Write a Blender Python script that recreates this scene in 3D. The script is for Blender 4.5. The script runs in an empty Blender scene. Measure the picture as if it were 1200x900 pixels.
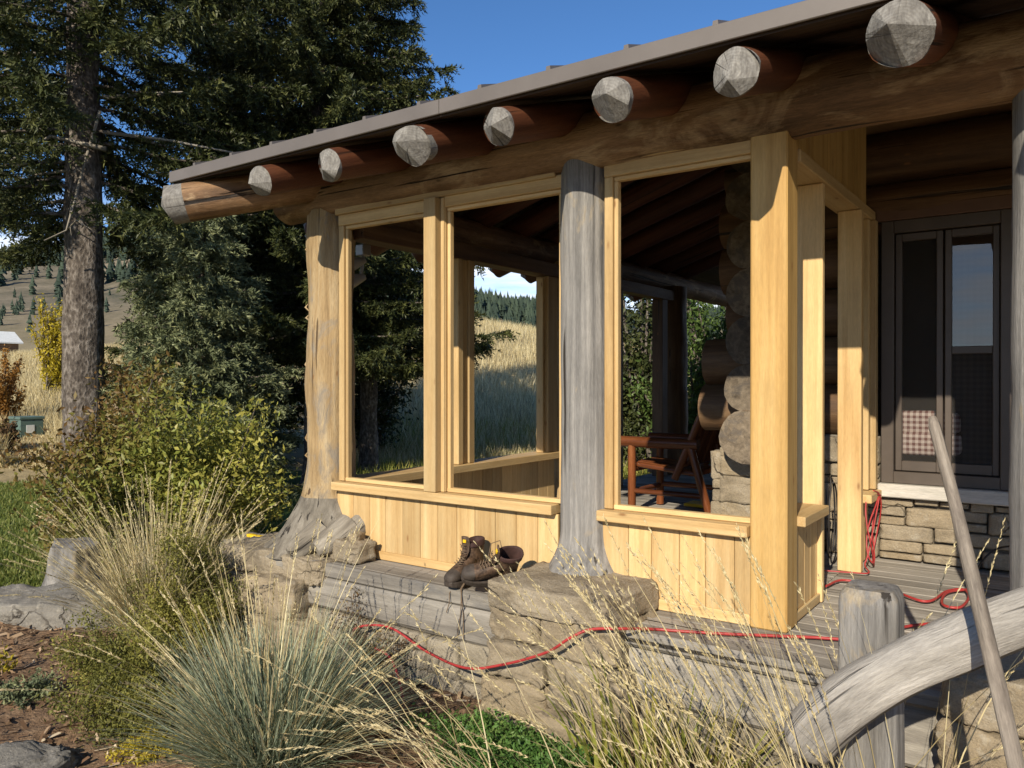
import bpy, math, random
import numpy as np
from mathutils import Vector, Matrix, noise as mn

random.seed(7); RS = np.random.RandomState(7)
S = bpy.context.scene
COL = S.collection
PI = math.pi

# ------------------------------------------------------------------ camera
CAM = (0.998, -3.479, 1.085)
YAW = math.radians(35.35)
cd = bpy.data.cameras.new('camera'); cam = bpy.data.objects.new('camera', cd); COL.objects.link(cam)
cd.sensor_width = 36.0; cd.lens = 36.0 * 929 / 1200; cd.clip_start = 0.05; cd.clip_end = 5000
cam.location = CAM; cam.rotation_euler = (math.radians(90 - 0.21), 0, YAW)
S.camera = cam
VW = np.array([-math.sin(YAW), math.cos(YAW), 0]); RW = np.array([math.cos(YAW), math.sin(YAW), 0])

# ------------------------------------------------------------------ sun, sky, exposure
SUN = Vector((0.215, -1.0, 0.555)).normalized()
EL = math.asin(SUN.z); ROT = math.atan2(SUN.x, SUN.y)
ld = bpy.data.lights.new('sun', 'SUN'); ld.energy = 4.1; ld.angle = math.radians(0.5); ld.color = (1.0, 0.90, 0.74)
sun = bpy.data.objects.new('sun', ld); COL.objects.link(sun); sun.location = (3, -10, 12)
sun.rotation_euler = SUN.to_track_quat('Z', 'Y').to_euler()
w = bpy.data.worlds.new('World'); S.world = w; w.use_nodes = True
nt = w.node_tree; nt.nodes.clear()
out = nt.nodes.new('ShaderNodeOutputWorld'); bg = nt.nodes.new('ShaderNodeBackground'); bg.inputs[1].default_value = 0.105
sky = nt.nodes.new('ShaderNodeTexSky'); sky.sky_type = 'NISHITA'; sky.sun_disc = False
sky.sun_elevation = EL; sky.sun_rotation = ROT; sky.altitude = 2200; sky.air_density = 0.9; sky.dust_density = 0.25; sky.ozone_density = 4.0
tc = nt.nodes.new('ShaderNodeTexCoord')
mp = nt.nodes.new('ShaderNodeMapping'); mp.inputs['Scale'].default_value = (2.2, 2.2, 15)
ns = nt.nodes.new('ShaderNodeTexNoise'); ns.inputs['Scale'].default_value = 1.6; ns.inputs['Detail'].default_value = 7; ns.inputs['Roughness'].default_value = 0.6
rp = nt.nodes.new('ShaderNodeValToRGB'); rp.color_ramp.elements[0].position = 0.33; rp.color_ramp.elements[1].position = 0.60
sp = nt.nodes.new('ShaderNodeSeparateXYZ')
mr = nt.nodes.new('ShaderNodeMapRange'); mr.inputs[1].default_value = 0.235; mr.inputs[2].default_value = 0.12; mr.interpolation_type = 'SMOOTHSTEP'
mu = nt.nodes.new('ShaderNodeMath'); mu.operation = 'MULTIPLY'
mx = nt.nodes.new('ShaderNodeMix'); mx.data_type = 'RGBA'; mx.inputs[7].default_value = (7.0, 7.4, 8.2, 1)
L = nt.links.new
L(tc.outputs['Generated'], mp.inputs[0]); L(mp.outputs[0], ns.inputs[0]); L(ns.outputs[0], rp.inputs[0])
L(tc.outputs['Generated'], sp.inputs[0]); L(sp.outputs[2], mr.inputs[0]); L(mr.outputs[0], mu.inputs[0]); L(rp.outputs[0], mu.inputs[1])
L(mu.outputs[0], mx.inputs[0]); hs = nt.nodes.new('ShaderNodeHueSaturation'); hs.inputs['Saturation'].default_value = 1.12; L(sky.outputs[0], hs.inputs['Color']); L(hs.outputs[0], mx.inputs[6]); L(mx.outputs[2], bg.inputs[0]); L(bg.outputs[0], out.inputs[0])
S.view_settings.view_transform = 'Standard'; S.view_settings.look = 'None'; S.view_settings.exposure = 0.68; S.view_settings.gamma = 1.0
S.view_settings.use_curve_mapping = False

# ------------------------------------------------------------------ tagging helpers
def tag(o, label=None, cat=None, group=None, kind=None):
    if label: o['label'] = label
    if cat: o['category'] = cat
    if group: o['group'] = group
    if kind: o['kind'] = kind
    return o
def empty(name, loc, label, cat, group=None):
    o = bpy.data.objects.new(name, None); COL.objects.link(o); o.location = loc; o.empty_display_size = 0.1
    return tag(o, label, cat, group)
def copy_tree(o, parent=None):
    c = o.copy(); COL.objects.link(c)
    if parent: c.parent = parent
    for ch in list(o.children): copy_tree(ch, c)
    return c
def at(px, py, d):          # a point seen at picture position (px,py) at depth d from the camera
    a = (px - 600) / 929.0; b = (446.5 - py) / 929.0
    p = np.array(CAM) + d * (VW + a * RW + np.array([0, 0, b])); return p
def at_z(px, py, z):
    b = (446.5 - py) / 929.0; return at(px, py, (z - CAM[2]) / b)
def at_y(px, py, y):
    a = (px - 600) / 929.0; r = VW + a * RW; return at(px, py, (y - CAM[1]) / r[1])

# ------------------------------------------------------------------ materials
def new_mat(name):
    m = bpy.data.materials.new(name); m.use_nodes = True
    n = m.node_tree; n.nodes.clear()
    o = n.nodes.new('ShaderNodeOutputMaterial'); b = n.nodes.new('ShaderNodeBsdfPrincipled')
    n.links.new(b.outputs[0], o.inputs[0]); b.inputs['Specular IOR Level'].default_value = 0.3
    return m, n, b
def N(n, t, **k):
    x = n.nodes.new(t)
    for a, v in k.items():
        if hasattr(x, a): setattr(x, a, v)
    return x
def ramp(n, fac, stops):
    r = n.nodes.new('ShaderNodeValToRGB'); e = r.color_ramp.elements
    while len(e) < len(stops): e.new(0.5)
    for i, (p, c) in enumerate(stops):
        e[i].position = p; e[i].color = (c[0], c[1], c[2], 1)
    n.links.new(fac, r.inputs[0]); return r.outputs[0]
def nz(n, vec, scale, detail=4, rough=0.55, dist=0.0):
    x = n.nodes.new('ShaderNodeTexNoise'); x.inputs['Scale'].default_value = scale; x.inputs['Detail'].default_value = detail
    x.inputs['Roughness'].default_value = rough; x.inputs['Distortion'].default_value = dist
    if vec is not None: n.links.new(vec, x.inputs['Vector'])
    return x.outputs[0]
def mapping(n, vec, sc):
    x = n.nodes.new('ShaderNodeMapping'); x.inputs['Scale'].default_value = sc; n.links.new(vec, x.inputs[0]); return x.outputs[0]
def mix(n, fac, a, b, blend='MIX'):
    x = n.nodes.new('ShaderNodeMix'); x.data_type = 'RGBA'; x.blend_type = blend
    for i, v in ((0, fac), (6, a), (7, b)):
        if isinstance(v, (int, float)): x.inputs[i].default_value = v
        elif isinstance(v, tuple): x.inputs[i].default_value = (*v[:3], 1)
        else: n.links.new(v, x.inputs[i])
    return x.outputs[2]
def mathn(n, op, a, b=0.0, clamp=False):
    x = n.nodes.new('ShaderNodeMath'); x.operation = op; x.use_clamp = clamp
    for i, v in ((0, a), (1, b)):
        if isinstance(v, (int, float)): x.inputs[i].default_value = v
        else: n.links.new(v, x.inputs[i])
    return x.outputs[0]
def attr(n, name, out):
    x = n.nodes.new('ShaderNodeAttribute'); x.attribute_name = name; return x.outputs[out]
def bump(n, b, h, strength=0.3, dist=0.01):
    x = n.nodes.new('ShaderNodeBump'); x.inputs['Strength'].default_value = strength; x.inputs['Distance'].default_value = dist
    n.links.new(h, x.inputs['Height']); n.links.new(x.outputs[0], b.inputs['Normal'])

def wood_mat(name, dark, mid, light, grain=38, along=1.3, rough=0.65, knots=0.0, knot_col=(0.2, 0.09, 0.03), cracks=0.0, crack_col=(0.03, 0.025, 0.02), patch=None, patch_amt=0.5, tint=0.35, bmp=0.25, patch_scale=3.0, detail=0.4):
    m, n, b = new_mat(name)
    g = attr(n, 'g', 1); rnd = attr(n, 'rnd', 2)
    f = nz(n, mapping(n, g, (grain, grain, along)), 1.0, 5, 0.6, 0.4)
    f2 = nz(n, mapping(n, g, (grain * .22, grain * .22, along * .5)), 1.0, 3, 0.5, 1.2)
    fm = mathn(n, 'ADD', mathn(n, 'MULTIPLY', f, 0.55), mathn(n, 'MULTIPLY', f2, 0.45))
    c = ramp(n, fm, [(0.33, dark), (0.5, mid), (0.66, light)])
    if patch:
        pf = nz(n, mapping(n, g, (patch_scale, patch_scale, patch_scale * .45)), 1.0, 6, 0.65, 0.6)
        pr = n.nodes.new('ShaderNodeMapRange'); pr.inputs[1].default_value = patch_amt; pr.inputs[2].default_value = patch_amt + 0.12
        n.links.new(pf, pr.inputs[0]); c = mix(n, pr.outputs[0], c, patch)
    t = n.nodes.new('ShaderNodeMapRange'); t.inputs[3].default_value = 1 - tint; t.inputs[4].default_value = 1 + tint * .5
    n.links.new(rnd, t.inputs[0])
    hs = n.nodes.new('ShaderNodeHueSaturation'); n.links.new(c, hs.inputs['Color']); n.links.new(t.outputs[0], hs.inputs['Value'])
    c = hs.outputs[0]
    fine = nz(n, mapping(n, g, (170, 170, 22)), 1.0, 4, 0.7); blotch = nz(n, mapping(n, g, (2.2, 2.2, 1.1)), 1.0, 4, 0.6, 0.5)
    vv = n.nodes.new('ShaderNodeMapRange'); vv.inputs[1].default_value = 0.3; vv.inputs[2].default_value = 0.7; vv.inputs[3].default_value = 1 - detail; vv.inputs[4].default_value = 1 + detail * .6
    n.links.new(mathn(n, 'ADD', mathn(n, 'MULTIPLY', fine, 0.5), mathn(n, 'MULTIPLY', blotch, 0.5)), vv.inputs[0])
    h2 = n.nodes.new('ShaderNodeHueSaturation'); n.links.new(c, h2.inputs['Color']); n.links.new(vv.outputs[0], h2.inputs['Value']); c = h2.outputs[0]
    h = mathn(n, 'ADD', fm, mathn(n, 'MULTIPLY', fine, 0.45))
    if knots:
        v = n.nodes.new('ShaderNodeTexVoronoi'); v.inputs['Scale'].default_value = 1.0; v.inputs['Randomness'].default_value = 1.0
        n.links.new(mapping(n, g, (8.5, 8.5, 3.2)), v.inputs['Vector'])
        k = n.nodes.new('ShaderNodeMapRange'); k.inputs[1].default_value = 0.06 + knots * .1; k.inputs[2].default_value = 0.02; k.interpolation_type = 'SMOOTHSTEP'
        n.links.new(v.outputs['Distance'], k.inputs[0])
        k2 = n.nodes.new('ShaderNodeMapRange'); k2.inputs[1].default_value = 0.24 + knots * .2; k2.inputs[2].default_value = 0.06
        n.links.new(v.outputs['Distance'], k2.inputs[0])
        c = mix(n, mathn(n, 'MULTIPLY', k2.outputs[0], 0.35), c, tuple(x * .62 for x in mid))
        c = mix(n, mathn(n, 'MULTIPLY', k.outputs[0], 0.8), c, knot_col)
    if cracks:
        cf = nz(n, mapping(n, g, (24, 24, 0.55)), 1.0, 3, 0.5, 0.5)
        cr = n.nodes.new('ShaderNodeMapRange'); cr.inputs[1].default_value = 0.33 + cracks * .08; cr.inputs[2].default_value = 0.28 + cracks * .08
        n.links.new(cf, cr.inputs[0]); c = mix(n, cr.outputs[0], c, crack_col)
        h = mathn(n, 'SUBTRACT', h, cr.outputs[0])
    n.links.new(c, b.inputs['Base Color']); b.inputs['Roughness'].default_value = rough
    bump(n, b, h, bmp, 0.012)
    return m

def simple_mat(name, col, rough=0.6, var=0.25, scale=8, metal=0.0, bmp=0.15, detail=5, spec=0.3):
    m, n, b = new_mat(name)
    tcn = n.nodes.new('ShaderNodeTexCoord'); f = nz(n, tcn.outputs['Object'], scale, detail, 0.6)
    c = ramp(n, f, [(0.3, tuple(x * (1 - var) for x in col)), (0.7, tuple(min(1, x * (1 + var)) for x in col))])
    n.links.new(c, b.inputs['Base Color']); b.inputs['Roughness'].default_value = rough; b.inputs['Metallic'].default_value = metal
    b.inputs['Specular IOR Level'].default_value = spec
    if bmp: bump(n, b, f, bmp, 0.01)
    return m

def leaf_mat(name, stops, rough=0.55, trans=0.25, spec=0.25):
    m = bpy.data.materials.new(name); m.use_nodes = True; n = m.node_tree; n.nodes.clear()
    o = n.nodes.new('ShaderNodeOutputMaterial'); b = n.nodes.new('ShaderNodeBsdfPrincipled'); b.inputs['Specular IOR Level'].default_value = spec
    r = attr(n, 'rnd', 2); c = ramp(n, r, stops)
    n.links.new(c, b.inputs['Base Color']); b.inputs['Roughness'].default_value = rough
    t = n.nodes.new('ShaderNodeBsdfTranslucent'); n.links.new(c, t.inputs[0])
    x = n.nodes.new('ShaderNodeMixShader'); x.inputs[0].default_value = trans
    n.links.new(b.outputs[0], x.inputs[1]); n.links.new(t.outputs[0], x.inputs[2]); n.links.new(x.outputs[0], o.inputs[0])
    return m

def stone_mat(name, cols, lichen=0.15, scale=5):
    m, n, b = new_mat(name)
    tcn = n.nodes.new('ShaderNodeTexCoord'); v = tcn.outputs['Object']; rnd = attr(n, 'rnd', 2)
    f = nz(n, v, scale, 9, 0.68, 0.3); f2 = nz(n, mapping(n, v, (2.5, 2.5, 9)), 1.5, 5, 0.6, 0.8)
    fm = mathn(n, 'ADD', mathn(n, 'MULTIPLY', f, 0.6), mathn(n, 'MULTIPLY', f2, 0.4))
    c = ramp(n, fm, [(0.3, cols[0]), (0.5, cols[1]), (0.68, cols[2])])
    c = mix(n, mathn(n, 'MULTIPLY', rnd, 0.55), c, cols[3])
    lf = nz(n, v, 14, 6, 0.7); lr = n.nodes.new('ShaderNodeMapRange'); lr.inputs[1].default_value = 0.64 - lichen * .3; lr.inputs[2].default_value = 0.72 - lichen * .3
    n.links.new(lf, lr.inputs[0]); c = mix(n, mathn(n, 'MULTIPLY', lr.outputs[0], 0.4), c, (0.5, 0.47, 0.4))
    df = nz(n, v, 3.3, 6, 0.7); dr = n.nodes.new('ShaderNodeMapRange'); dr.inputs[1].default_value = 0.56; dr.inputs[2].default_value = 0.68
    n.links.new(df, dr.inputs[0]); c = mix(n, mathn(n, 'MULTIPLY', dr.outputs[0], 0.5), c, (0.10, 0.085, 0.065))
    vd = n.nodes.new('ShaderNodeVectorMath'); vd.operation = 'ADD'; wn_ = n.nodes.new('ShaderNodeTexNoise'); wn_.inputs['Scale'].default_value = 5; wn_.inputs['Detail'].default_value = 4; n.links.new(v, wn_.inputs['Vector'])
    ws = n.nodes.new('ShaderNodeVectorMath'); ws.operation = 'SCALE'; ws.inputs['Scale'].default_value = 0.22; n.links.new(wn_.outputs['Color'], ws.inputs[0]); n.links.new(v, vd.inputs[0]); n.links.new(ws.outputs[0], vd.inputs[1])
    cv = n.nodes.new('ShaderNodeTexVoronoi'); cv.feature = 'DISTANCE_TO_EDGE'; cv.inputs['Scale'].default_value = 3.4; n.links.new(vd.outputs[0], cv.inputs['Vector'])
    ck = n.nodes.new('ShaderNodeMapRange'); ck.inputs[1].default_value = 0.022; ck.inputs[2].default_value = 0.004; n.links.new(cv.outputs['Distance'], ck.inputs[0])
    msk = n.nodes.new('ShaderNodeMapRange'); msk.inputs[1].default_value = 0.5; msk.inputs[2].default_value = 0.6; n.links.new(nz(n, v, 2.1, 3, 0.5), msk.inputs[0]); crack = mathn(n, 'MULTIPLY', ck.outputs[0], msk.outputs[0])
    c = mix(n, mathn(n, 'MULTIPLY', crack, 0.8), c, (0.05, 0.04, 0.03))
    spk = nz(n, v, 130, 4, 0.75); c = mix(n, 0.35, c, ramp(n, spk, [(0.35, (0.08, 0.07, 0.055)), (0.65, (0.5, 0.45, 0.36))]), 'OVERLAY')
    n.links.new(c, b.inputs['Base Color']); b.inputs['Roughness'].default_value = 0.88
    bump(n, b, mathn(n, 'SUBTRACT', mathn(n, 'ADD', f, mathn(n, 'MULTIPLY', nz(n, v, 45, 8, 0.75), 0.6)), mathn(n, 'MULTIPLY', crack, 0.6)), 0.9, 0.025)
    return m

M = {}
M['pine'] = wood_mat('fresh pine', (0.44, 0.27, 0.105), (0.575, 0.39, 0.175), (0.66, 0.485, 0.245), 30, 0.8, 0.6, knots=0.5, tint=0.3, bmp=0.1, detail=0.25)
M['pine_yellow'] = wood_mat('yellow pine timber', (0.38, 0.215, 0.062), (0.51, 0.315, 0.105), (0.59, 0.395, 0.155), 26, 0.8, 0.55, knots=0.45, knot_col=(0.25, 0.11, 0.03), tint=0.1, bmp=0.08, detail=0.25)
M['grey_log'] = wood_mat('weathered grey log', (0.075, 0.07, 0.065), (0.20, 0.19, 0.175), (0.33, 0.31, 0.28), 34, 0.9, 0.8, cracks=0.5, patch=(0.34, 0.27, 0.17), patch_amt=0.57, tint=0.2, bmp=0.5, patch_scale=5)
M['tan_log'] = wood_mat('peeled tan log', (0.20, 0.125, 0.055), (0.41, 0.285, 0.14), (0.54, 0.42, 0.25), 22, 1.4, 0.75, knots=0.3, patch=(0.30, 0.25, 0.185), patch_amt=0.52, cracks=0.4, crack_col=(0.10, 0.06, 0.03), tint=0.2, bmp=1.0, patch_scale=9)
M['root_grey'] = wood_mat('grey root wood', (0.10, 0.086, 0.068), (0.225, 0.198, 0.155), (0.35, 0.315, 0.255), 24, 1.6, 0.8, cracks=0.55, tint=0.2, bmp=0.6)
M['brown_log'] = wood_mat('brown stained log', (0.065, 0.034, 0.016), (0.21, 0.118, 0.056), (0.35, 0.215, 0.11), 14, 0.9, 0.6, knots=0.35, knot_col=(0.03, 0.015, 0.008), cracks=0.45, crack_col=(0.012, 0.007, 0.004), patch=(0.42, 0.29, 0.16), patch_amt=0.545, tint=0.2, bmp=0.9, patch_scale=5.5, detail=0.6)
M['red_log'] = wood_mat('red brown log', (0.05, 0.016, 0.007), (0.11, 0.038, 0.017), (0.17, 0.065, 0.03), 18, 0.9, 0.55, cracks=0.35, crack_col=(0.015, 0.008, 0.005), tint=0.2, bmp=0.4)
M['house_log'] = wood_mat('house log', (0.05, 0.026, 0.012), (0.14, 0.078, 0.038), (0.24, 0.15, 0.078), 14, 0.9, 0.6, knots=0.3, cracks=0.4, tint=0.3, bmp=0.4)
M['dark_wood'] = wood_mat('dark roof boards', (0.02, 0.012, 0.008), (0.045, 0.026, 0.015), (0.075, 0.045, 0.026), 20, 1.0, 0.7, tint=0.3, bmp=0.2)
M['deck'] = wood_mat('grey deck boards', (0.20, 0.18, 0.15), (0.33, 0.30, 0.255), (0.44, 0.405, 0.35), 40, 1.0, 0.8, cracks=0.25, tint=0.22, bmp=0.3)
M['deck'].node_tree.nodes['Principled BSDF'].inputs['Specular IOR Level'].default_value = 0.08
M['rim'] = wood_mat('grey rim timber', (0.15, 0.135, 0.115), (0.285, 0.26, 0.22), (0.40, 0.37, 0.315), 22, 0.9, 0.8, knots=0.2, knot_col=(0.06, 0.05, 0.04), cracks=0.3, patch=(0.18, 0.17, 0.155), patch_amt=0.56, tint=0.2, bmp=0.4)
M['rail'] = wood_mat('smooth grey rail log', (0.16, 0.148, 0.13), (0.30, 0.278, 0.245), (0.42, 0.39, 0.345), 16, 0.9, 0.7, knots=0.25, knot_col=(0.06, 0.05, 0.04), cracks=1.1, crack_col=(0.06, 0.053, 0.045), tint=0.15, bmp=0.8, detail=.6)
M['handle'] = wood_mat('handle wood', (0.13, 0.105, 0.08), (0.25, 0.21, 0.165), (0.34, 0.295, 0.235), 60, 1.5, 0.65, tint=0.1, bmp=0.4, cracks=.4, patch=(0.17, 0.14, 0.11), patch_amt=.52, patch_scale=14, detail=.5)
M['sill_pale'] = wood_mat('pale sill timber', (0.40, 0.37, 0.32), (0.52, 0.485, 0.42), (0.6, 0.56, 0.5), 30, 1.0, 0.7, tint=0.1, knots=0.15)
M['varnish'] = wood_mat('varnished chair wood', (0.07, 0.02, 0.008), (0.17, 0.055, 0.02), (0.26, 0.10, 0.035), 30, 1.3, 0.25, knots=0.3, tint=0.3, bmp=0.2)
M['frame_dark'] = simple_mat('bronze window frame', (0.085, 0.068, 0.055), 0.4, 0.12, 6, bmp=0.03)
M['frame_brown'] = simple_mat('brown window casing', (0.13, 0.075, 0.05), 0.5, 0.15, 6, bmp=0.05)
M['metal_roof'] = simple_mat('taupe roof metal', (0.135, 0.118, 0.104), 0.45, 0.1, 3, metal=0.1, bmp=0.02)
M['stone'] = stone_mat('sandstone', ((0.15, 0.125, 0.09), (0.33, 0.28, 0.205), (0.46, 0.405, 0.315), (0.38, 0.30, 0.19)), 0.22)
M['stone_grey'] = stone_mat('grey sandstone', ((0.17, 0.15, 0.12), (0.35, 0.31, 0.24), (0.46, 0.415, 0.33), (0.33, 0.30, 0.24)), 0.1)
M['rock'] = stone_mat('grey lichen rock', ((0.11, 0.104, 0.09), (0.24, 0.228, 0.2), (0.38, 0.36, 0.32), (0.25, 0.235, 0.21)), 0.3)
M['mortar'] = simple_mat('mortar', (0.16, 0.14, 0.11), 0.9, 0.3, 30)
M['hose_red'] = simple_mat('red rubber hose', (0.34, 0.032, 0.03), 0.45, 0.15, 20, bmp=0.0, spec=0.5)
M['cord_black'] = simple_mat('black cord', (0.025, 0.022, 0.02), 0.5, 0.2, 20, bmp=0.0)
M['boot_leather'] = simple_mat('scuffed brown leather', (0.075, 0.046, 0.028), 0.6, 0.75, 40, bmp=0.6)
M['boot_dark'] = simple_mat('dark collar padding', (0.045, 0.022, 0.018), 0.75, 0.3, 30, bmp=0.2)
M['boot_sole'] = simple_mat('rubber sole', (0.055, 0.043, 0.034), 0.65, 0.35, 30, bmp=0.2)
M['boot_lace'] = simple_mat('boot lace', (0.13, 0.09, 0.055), 0.8, 0.3, 60, bmp=0.1)
M['yellow'] = simple_mat('yellow plastic', (0.75, 0.48, 0.02), 0.5, 0.15, 6, bmp=0.05)
M['utility'] = simple_mat('grey green cabinet paint', (0.09, 0.14, 0.12), 0.5, 0.15, 3, bmp=0.03)
M['white_paint'] = simple_mat('pale paint', (0.62, 0.63, 0.6), 0.6, 0.1, 5, bmp=0.03)
M['lamp_metal'] = simple_mat('grey lamp housing', (0.30, 0.29, 0.27), 0.4, 0.1, 6, metal=0.3, bmp=0.02)
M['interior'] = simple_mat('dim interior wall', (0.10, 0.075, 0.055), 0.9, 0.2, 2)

def bark_mat():
    m, n, b = new_mat('spruce bark'); g = attr(n, 'g', 1)
    v = n.nodes.new('ShaderNodeTexVoronoi'); v.inputs['Scale'].default_value = 1.0; n.links.new(mapping(n, g, (30, 30, 16)), v.inputs['Vector'])
    f = nz(n, mapping(n, g, (14, 14, 8)), 1.0, 8, 0.7, 0.5)
    c = ramp(n, mathn(n, 'ADD', mathn(n, 'MULTIPLY', v.outputs['Distance'], 0.22), mathn(n, 'MULTIPLY', f, 0.9)), [(0.36, (0.035, 0.028, 0.023)), (0.55, (0.10, 0.082, 0.066)), (0.74, (0.27, 0.235, 0.2))])
    n.links.new(c, b.inputs['Base Color']); b.inputs['Roughness'].default_value = 0.9
    bump(n, b, mathn(n, 'ADD', mathn(n, 'MULTIPLY', v.outputs['Distance'], 0.35), f), 0.9, 0.04); return m
M['bark'] = bark_mat()
M['needle'] = leaf_mat('spruce needles', [(0.0, (0.018, 0.025, 0.009)), (0.55, (0.05, 0.062, 0.02)), (1.0, (0.13, 0.135, 0.042))], 0.5, 0.12)
M['needle_blue'] = leaf_mat('blue spruce needles', [(0.0, (0.05, 0.065, 0.032)), (0.55, (0.16, 0.185, 0.092)), (1.0, (0.30, 0.31, 0.15))], 0.5, 0.12)
M['shrub'] = leaf_mat('autumn shrub leaves', [(0.0, (0.13, 0.068, 0.024)), (0.25, (0.19, 0.12, 0.035)), (0.5, (0.19, 0.175, 0.04)), (0.8, (0.23, 0.26, 0.05)), (1.0, (0.36, 0.33, 0.07))], 0.45, 0.3, 0.35)
M['green_leaf'] = leaf_mat('green leaves', [(0.0, (0.05, 0.085, 0.02)), (0.6, (0.10, 0.16, 0.04)), (1.0, (0.2, 0.25, 0.06))], 0.45, 0.3)
M['yellow_leaf'] = leaf_mat('yellow leaves', [(0.0, (0.22, 0.2, 0.025)), (0.6, (0.45, 0.36, 0.03)), (1.0, (0.6, 0.47, 0.06))], 0.5, 0.35)
M['orange_leaf'] = leaf_mat('orange leaves', [(0.0, (0.22, 0.10, 0.02)), (1.0, (0.42, 0.22, 0.05))], 0.5, 0.3)
M['dry_grass'] = leaf_mat('dry straw', [(0.0, (0.30, 0.23, 0.10)), (0.5, (0.55, 0.455, 0.24)), (1.0, (0.74, 0.65, 0.40))], 0.6, 0.25)
M['blue_grass'] = leaf_mat('blue green grass', [(0.0, (0.12, 0.155, 0.09)), (0.5, (0.27, 0.32, 0.22)), (0.8, (0.38, 0.42, 0.30)), (1.0, (0.50, 0.45, 0.24))], 0.5, 0.25)
M['moss'] = leaf_mat('olive evergreen', [(0.0, (0.075, 0.08, 0.018)), (0.6, (0.21, 0.205, 0.045)), (1.0, (0.36, 0.31, 0.07))], 0.6, 0.25)
M['cover'] = leaf_mat('ground cover leaves', [(0.0, (0.04, 0.10, 0.02)), (0.6, (0.10, 0.20, 0.045)), (1.0, (0.20, 0.28, 0.08))], 0.5, 0.3)
M['iris'] = leaf_mat('yellow green blades', [(0.0, (0.17, 0.2, 0.04)), (0.6, (0.32, 0.33, 0.07)), (1.0, (0.5, 0.42, 0.1))], 0.5, 0.3)
M['brown_twig'] = leaf_mat('dead brown twigs', [(0.0, (0.05, 0.03, 0.015)), (0.6, (0.14, 0.085, 0.04)), (1.0, (0.2, 0.17, 0.05))], 0.8, 0.1)
M['chips'] = leaf_mat('bark chips', [(0.0, (0.09, 0.05, 0.026)), (0.5, (0.24, 0.145, 0.08)), (0.8, (0.40, 0.28, 0.17)), (1.0, (0.58, 0.48, 0.33))], 0.8, 0.0)
M['lawn_blade'] = leaf_mat('lawn grass', [(0.0, (0.075, 0.105, 0.018)), (0.6, (0.16, 0.19, 0.04)), (1.0, (0.27, 0.27, 0.08))], 0.5, 0.25)
M['far_needle'] = leaf_mat('far conifers', [(0.0, (0.022, 0.036, 0.025)), (1.0, (0.05, 0.072, 0.045))], 0.7, 0.0)

def ground_mat(name, stops, s1, s2, bmp=0.5, bd=0.05):
    m, n, b = new_mat(name); tcn = n.nodes.new('ShaderNodeTexCoord'); v = tcn.outputs['Object']
    f = mathn(n, 'ADD', mathn(n, 'MULTIPLY', nz(n, v, s1, 8, 0.65), 0.6), mathn(n, 'MULTIPLY', nz(n, v, s2, 6, 0.6), 0.4))
    n.links.new(ramp(n, f, stops), b.inputs['Base Color']); b.inputs['Roughness'].default_value = 0.95; bump(n, b, f, bmp, bd); return m
M['mulch'] = ground_mat('mulch soil', [(0.35, (0.08, 0.047, 0.027)), (0.5, (0.20, 0.125, 0.07)), (0.65, (0.33, 0.22, 0.13))], 18, 60, 0.8)
M['lawn'] = ground_mat('lawn soil', [(0.35, (0.045, 0.085, 0.015)), (0.55, (0.085, 0.135, 0.028)), (0.7, (0.13, 0.17, 0.04))], 0.8, 30, 0.6)
def hill_mat():
    m, n, b = new_mat('dry hillside'); tcn = n.nodes.new('ShaderNodeTexCoord'); v = tcn.outputs['Object']
    f = mathn(n, 'ADD', mathn(n, 'MULTIPLY', nz(n, v, 0.05, 8, 0.65), 0.5), mathn(n, 'MULTIPLY', nz(n, v, 2.5, 8, 0.7), 0.5))
    c = ramp(n, f, [(0.35, (0.17, 0.135, 0.07)), (0.5, (0.32, 0.25, 0.13)), (0.65, (0.43, 0.35, 0.19))])
    far = n.nodes.new('ShaderNodeVectorMath'); far.operation = 'LENGTH'; n.links.new(v, far.inputs[0])
    r = n.nodes.new('ShaderNodeMapRange'); r.inputs[1].default_value = 90; r.inputs[2].default_value = 240; n.links.new(far.outputs['Value'], r.inputs[0])
    c2 = ramp(n, mathn(n, 'ADD', mathn(n, 'MULTIPLY', nz(n, v, 0.03, 8, 0.7, 0.5), 0.6), mathn(n, 'MULTIPLY', nz(n, v, 0.35, 8, 0.75), 0.4)), [(0.36, (0.05, 0.055, 0.034)), (0.5, (0.14, 0.12, 0.08)), (0.64, (0.24, 0.20, 0.14))])
    c = mix(n, r.outputs[0], c, c2)
    n.links.new(c, b.inputs['Base Color']); b.inputs['Roughness'].default_value = 0.95; bump(n, b, f, 0.5, 0.3); return m
M['hill'] = hill_mat()

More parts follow.
